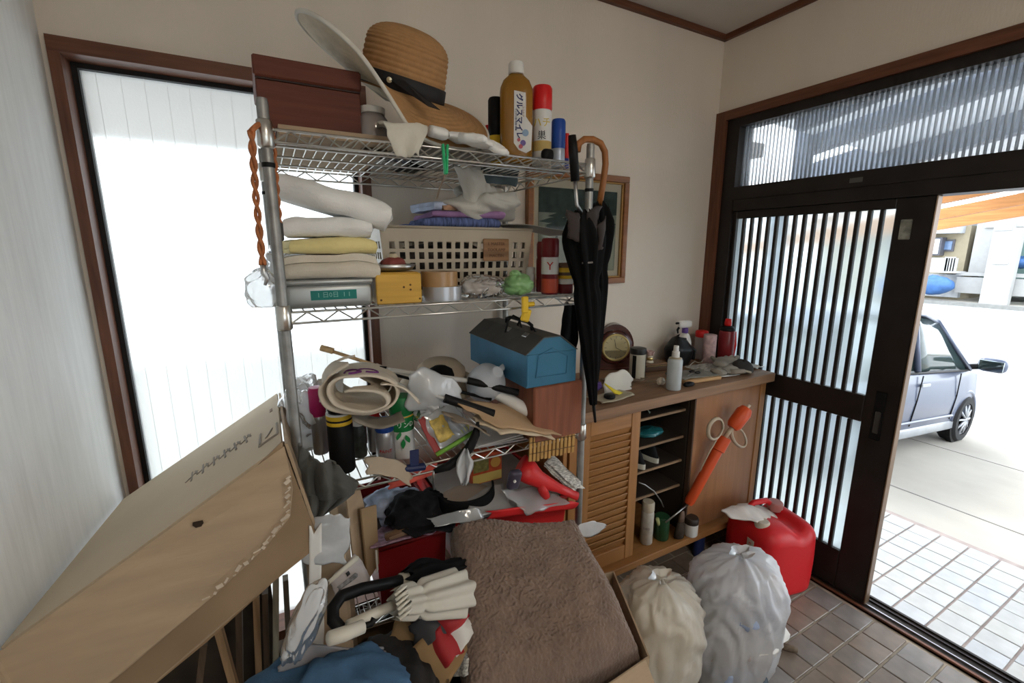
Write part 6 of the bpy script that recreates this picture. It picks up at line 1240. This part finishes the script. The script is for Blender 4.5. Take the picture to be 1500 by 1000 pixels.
c = onc(975, 567); blob('shell', mat('shell_cream',(.50,.44,.35),.5), None, (c.x,c.y+.03,CT+.020), (.020,.016,.018), 132, .25, 3, .15, label='cream seashell beside the pump bottle', cat='shell')
for k, (px, py, a, lab) in enumerate(((950,560,.3,'dry brown leaf nearest the canister'),(962,566,-.5,'dry brown leaf in front of the trinket box'),(930,570,.9,'dry brown leaf beside the white packet'))):
    c = onc(px, py); sheet('dry_leaf', mat('dry_leaf',(.20,.15,.10),.9), lambda u, v: (c.x+(u-.5)*.075*math.cos(a)-(v-.5)*.028*math.sin(u*3.1)*math.sin(a), c.y+.03+(u-.5)*.075*math.sin(a)+(v-.5)*.028*math.sin(u*3.1)*math.cos(a), CT+.012+.014*math.sin(u*3.1)*abs(v-.5)), 14, 6, .002, 20, k, .001, label=lab, cat='leaf')
# ================================================================ inside the cabinet
CB = .2415
def incab(px, y, z): return Vector((xs(px, y, z), y, z))
def sneaker(label, px, y, z, rz, s=1.0):
    t = T('sneaker', label, 'shoe', (px, y, z), rz, 'black sneakers in the shoe cabinet')
    def sole(u, v): 
        a = 2*math.pi*u; y_ = math.sin(a); w_ = .038*(1+.12*y_)*(.9 if abs(y_) > .8 else 1); return (math.cos(a)*w_*s, y_*.118*s, v*.026*s)
    MB().grid(sole, 28, 3, cu=True).build('sole', mat('cream_sole',(.50,.49,.42),.6), t, smooth=True)
    def upper(u, v):
        a = 2*math.pi*u; y_ = math.sin(a); k = 1-v; top = lerp(.045, .075, (y_*-.5+.5)); return (math.cos(a)*.036*(1-.55*v**2)*s, (y_*.113*(1-.35*v) + .02*v)*s, (.024+top*math.sin(v*1.45))*s)
    MB().grid(upper, 28, 9, cu=True).build('upper', mat('sneaker_black',(.010,.011,.012),.8,spec=.15), t, smooth=True)
    MB().tube([(-.018*s,-.03*s,.075*s),(.018*s,-.04*s,.073*s),(-.018*s,-.05*s,.068*s),(.018*s,-.06*s,.064*s)], .003, 6).build('laces', M_white, t, smooth=True)
sneaker('black sneaker with cream sole on the left in the shoe cabinet', 1.460, 1.515, .6175, R(2)); sneaker('black sneaker with cream sole on the right in the shoe cabinet', 1.575, 1.53, .6175, R(-5))
p = incab(958, 1.45, .741); blob('teal_packet', mat('teal_packet',(.015,.13,.15),.3,spec=.7), None, (p.x-.01,p.y+.02,p.z+.020), (.075,.05,.020), 141, .15, 2, .1, label='shiny teal packet on a shelf of the cabinet', cat='packet')
hk = T('wire_hook', 'dull metal hook hanging in the top bay of the cabinet', 'hook', incab(949,1.42,.90)); MB().tube([(0,0,.04),(0,0,.0),(.004,-.008,-.012),(.012,-.004,-.008)], .0035, 8).build('hook', mat('green_metal',(.10,.13,.11),.4,metal=.6), hk, smooth=True); MB().lathe([(.007,0),(.008,.01),(.004,.014)], 10, Tm(0,0,.03)).build('knob', MATS['green_metal'], hk, smooth=True)
pts = [incab(936,1.40,.56), incab(945,1.39,.545), incab(958,1.385,.50), incab(968,1.38,.44), incab(972,1.38,.40)]
MB().tube(pts, .003, 6).build('bent_wire', M_steel, smooth=True, label='bent wire hooked over the lowest cabinet shelf', cat='wire')
can('spray_can', 'white deodorant spray can standing at the cabinet foot', 'spray can', 946, 1.385, CB, 18, 66, mat('cream_can',(.50,.47,.41),.4,var=.12,scale=40), mat('cream_cap',(.48,.42,.32),.5), .22, .95, words=(('DEO', .4, .07, mat('grey_ink',(.25,.22,.25),.6)),))
can('green_mug', 'dark green mug with a pale pen at the cabinet foot', 'mug', 968, 1.375, CB, 21, 36, mat('bottle_green',(.02,.07,.03),.35), None, .02, 1.0)
MB().tube([incab(966,1.375,CB+.05), incab(963,1.36,CB+.125)], [.007,.009], 8).build('pen', mat('pale_green_pen',(.42,.45,.2),.4), smooth=True, label='pale green pen standing in the dark green mug', cat='pen')
p = incab(994, 1.335, CB); br = T('shoe_brush', 'dark bristle shoe brush standing by the jar', 'brush', p, (0,R(6),0))
MB().lathe([(.030,0),(.027,.05),(.018,.085)], 20, Matrix.Diagonal((1,.6,1,1))).build('bristles', mat('dark_bristle',(.05,.035,.025),.95,bump=.6,bscale=200), br, smooth=True); MB().lathe([(.019,.084),(.018,.11),(.010,.135),(0,.138)], 16, Matrix.Diagonal((1,.6,1,1))).build('handle', mat('grey_brown_wood',(.16,.10,.07),.6), br, smooth=True)
can('shoe_cream_jar', 'white shoe cream jar with a black lid on the cabinet base', 'jar', 1011, 1.325, CB, 20, 28, M_white_pl, mat('brown_black_lid',(.035,.025,.02),.45), .32, 1.0)
# orange hand pump sprayer leaning on the plain door
P0, P1, P2, P3 = at(975,765,y=1.335), at(1008,738,y=1.32), at(1062,640,y=1.285), at(1094,598,y=1.265)
og = T('hand_sprayer', 'orange pump hand sprayer leaning against the plain cabinet door', 'sprayer', P0)
M_or = mat('orange_plastic', (.58,.075,.018), .38, var=.06); M_crm = mat('cream_handle', (.46,.38,.28), .5)
loc0(MB().tube([P0, P1], .004, 8).build('lance', M_steel, og, smooth=True), og)
loc0(MB().tube([P1, P1.lerp(P2,.05), P1.lerp(P2,.52), P1.lerp(P2,.53), P1.lerp(P2,.80), P1.lerp(P2,.81), P2], [.018,.024,.024,.024,.024,.031,.031], 16).build('barrel', M_or, og, smooth=True, angle=35), og)
loc0(MB().tube([P2, P2.lerp(P3,.35)], .010, 12).build('rod', M_crm, og, smooth=True), og)
a = P2.lerp(P3,.32); loc0(MB().tube([a, a.lerp(P3,.15), a.lerp(P3,.8), P3], [.024,.034,.036,.026], 16).build('plunger_grip', M_or, og, smooth=True, angle=35), og)
loc0(MB().tube([P3, P3+(P3-P2).normalized()*.022], .008, 10).build('nozzle', mat('pale_tip',(.55,.45,.35),.4), og, smooth=True), og)
for cx, cy, rx, ry, an in ((1082,640,9,16,-.5),(1048,628,10,16,.35)):
    pts = [at(cx+rx*math.cos(t_)*math.cos(an)-ry*math.sin(t_)*math.sin(an), cy+rx*math.cos(t_)*math.sin(an)+ry*math.sin(t_)*math.cos(an), y=1.275) for t_ in [j*math.pi/10 for j in range(20)]]
    loc0(MB().tube(pts, .009, 8, closed=True, flat=.6).build('finger_ring', M_crm, og, smooth=True), og)
loc0(MB().tube([at(1052,640,y=1.28), at(1040,660,y=1.30), at(1028,684,y=1.315), at(1024,700,y=1.32)], .0035, 6).build('hose', M_crm, og, smooth=True), og)
# ================================================================ floor on the right: bags, fuel can, stick
def rubbish(label, c, rx, ry, h_, seed, m, contents, lean=0):
    t = T('rubbish_bag', label, 'bag', (c[0], c[1], 0), 0, 'rubbish bags on the tiles')
    def fn(u, v):
        a = 2*math.pi*u; zz = v
        prof = .82+.18*math.sin(min(1,zz/.25)*math.pi/2) if zz < .25 else (1.0 if zz < .45 else (math.cos((zz-.45)/.55*math.pi/2)**.72)*.985+.015)
        k = max(0, (zz-.35)/.65); pl = .055*k*math.sin(11*a+2.5*math.sin(3*a+seed)+2*zz) + .03*k*math.sin(27*a+2*math.sin(5*a)+seed)
        d = Vector((math.cos(a), math.sin(a), zz*1.8)); n = fn3(d, 1.7, seed)*.12+ridge(d, 3.5, seed+3)*.06*(1-k*.6)+.05*math.sin(14*fn3(d,1.3,seed+8)+3*zz)+.022*math.sin(30*fn3(d,1.6,seed+12))
        r = prof*(1+pl+n)
        return (r*rx*math.cos(a)+lean*zz*h_, r*ry*math.sin(a), max(.001, math.sin(zz*math.pi/2)**.8*h_*(1+.05*fn3((math.cos(a),math.sin(a),0),1.5,seed+1)*zz)))
    MB().grid(fn, 96, 44, cu=True).build('film', m, t, smooth=True)
    kn = MB().grid(lambda u, v: (lean*h_+.0+(.020+.05*(v-.3)**2*(1 if v > .3 else 0))*math.cos(6.283*u)*(1+.35*math.sin(5*6.283*u)), (.016+.03*max(0,v-.3))*math.sin(6.283*u), h_*.985+.022*v), 30, 8, cu=True).build('tied_neck', m, t, smooth=True)
    for i, (dx, dy, dz, r_, mm) in enumerate(contents): blob('contents', mm, t, (dx,dy,dz), r_, seed*3+i, .25, 2.2, .1, nu=32, nv=20)
    return t
M_rb1 = film('ivory_bag_film', (.90,.86,.77), .20, .2, .35); M_rb2 = film('white_bag_film', (.90,.92,.96), .24, .25, .32)
M_c = [mat('waste_cream',(.74,.67,.53),.9,var=.2), mat('waste_white',(.80,.80,.78),.9,var=.12), mat('waste_blue',(.36,.45,.64),.9,var=.2), mat('waste_dark',(.07,.09,.11),.9,var=.3), mat('waste_lilac',(.58,.52,.52),.9,var=.2)]
rubbish('ivory rubbish bag standing next to the blanket carton', (1.118,.955), .145, .14, .49, 3, M_rb1, ((0,0,.30,(.125,.115,.14),M_c[0]), (0,-.01,.15,(.13,.12,.12),M_c[1]), (-.02,-.03,.10,(.09,.09,.05),M_c[3]), (.03,-.02,.05,(.10,.09,.05),M_c[0])))
rubbish('white rubbish bag showing blue cloth next to the red fuel can', (1.448,.885), .160, .15, .515, 6, M_rb2, ((-.02,-.05,.37,(.11,.09,.08),M_c[2]), (.05,-.01,.33,(.09,.10,.10),M_c[1]), (0,-.01,.20,(.145,.13,.11),M_c[4]), (.02,-.04,.23,(.13,.115,.07),M_c[1]), (.02,-.05,.08,(.10,.08,.055),M_c[3]), (-.06,-.02,.10,(.07,.09,.07),M_c[2])))
fc = T('fuel_can', 'large red plastic kerosene can beside the sliding door', 'fuel can', (2.07, 1.135, 0), R(-13))
def fuel(u, v):
    a = 2*math.pi*u; sq = (abs(math.cos(a))**5+abs(math.sin(a))**5)**(-1/5)
    H_ = .36
    if v < .12: t_ = v/.12; r, z = .84+.14*math.sin(t_*math.pi/2), .03*(1-math.cos(t_*math.pi/2))
    elif v < .62: t_ = (v-.12)/.5; r, z = .98+.02*math.sin(t_*math.pi), lerp(.03,.275,t_)
    else:
        t_ = (v-.62)/.38; r = math.cos(t_*math.pi/2)**.42*.985 if t_ < 1 else 0; z = .275+.085*math.sin(t_*math.pi/2)
    x, y = r*sq*math.cos(a)*.160, r*sq*math.sin(a)*.150
    if z > .2: z -= .055*math.exp(-((x-.045)/.045)**2-((y+.0)/.17)**2)*min(1,(z-.2)/.1)
    return (x, y, z)
MB().grid(fuel, 64, 48, cu=True).build('tank', mat('fuel_can_red',(.56,.014,.018),.42,var=.06,scale=5), fc, smooth=True)
M_dcap = mat('dusty_cap', (.46,.40,.32), .6, var=.15)
for x, y, r_, z, m in ((-.105,-.045,.033,.318,M_dcap), (.07,.055,.037,.332,mat('pink_cap',(.40,.16,.14),.5))):
    c_ = MB().lathe([(r_*.8,0),(r_*.82,.012),(r_,.014),(r_,.040),(r_*.85,.046),(0,.046)], 24, Tm(x,y,z)).build('cap', m, fc, smooth=True, angle=40)
MB().tube([(-.10,.06,.355),(-.06,.06,.388),(.02,.06,.388),(.05,.06,.36)], .014, 10).build('carry_handle', MATS['fuel_can_red'], fc, smooth=True)
MB().rbox((-.1605,-.045,.255),(.003,.040,.040),.0008,1).build('sticker', mat('cream_sticker',(.50,.45,.36),.6), fc); text('lettering', 'JIS', .014, M_rink, fc, Tm(-.1622,-.045,.255) @ Matrix.Rotation(-math.pi/2,4,'Z'))
M_rag = mat('stained_rag', (.56,.51,.47), .95, var=.15, scale=14, bump=.3, bscale=200)
rag0 = [at(1050,752,y=1.20), at(1095,738,y=1.26), at(1152,760,y=1.16), at(1110,770,y=1.10)]
sheet('work_rag', M_rag, lambda u, v: rag0[0].lerp(rag0[1], u).lerp(rag0[3].lerp(rag0[2], u), v)+Vector((0,0,.022*math.sin(u*3.1)*math.sin(v*3.1)+.012)), 28, 22, .010, 13, 4, .006, label='stained grey rag draped over the red fuel can', cat='cloth')
a, b_ = at(1105,935,z=.018), at(1168,952,z=.018); MB().tube([a, a.lerp(b_,.9), b_], [.013,.014,.010], 12).build('wooden_stick', wood('dirty_stick',(.13,.095,.065),'x',.8), smooth=True, label='short dirty wooden stick lying on the floor tiles', cat='stick')
p = at(1030, 830, z=0); p = Vector((1.80, 1.42, 0)); q = at(1022, 812, y=1.42); t = T('detergent_bottle', 'dark navy bottle with yellow cap under the shoe cabinet', 'bottle', (q.x, 1.42, 0), R(20))
MB().lathe([(.035,0),(.038,.006),(.038,.10),(.028,.125),(.014,.135)], 24, Matrix.Diagonal((1.1,.75,1,1))).build('body', M_navy, t, smooth=True); MB().lathe([(.016,.134),(.017,.14),(.015,.165),(0,.166)], 16).build('cap', M_yel, t, smooth=True, angle=40); MB().tube([(.03,0,.11),(.058,0,.10),(.055,0,.05),(.036,0,.03)], .009, 8).build('handle', M_navy, t, smooth=True)
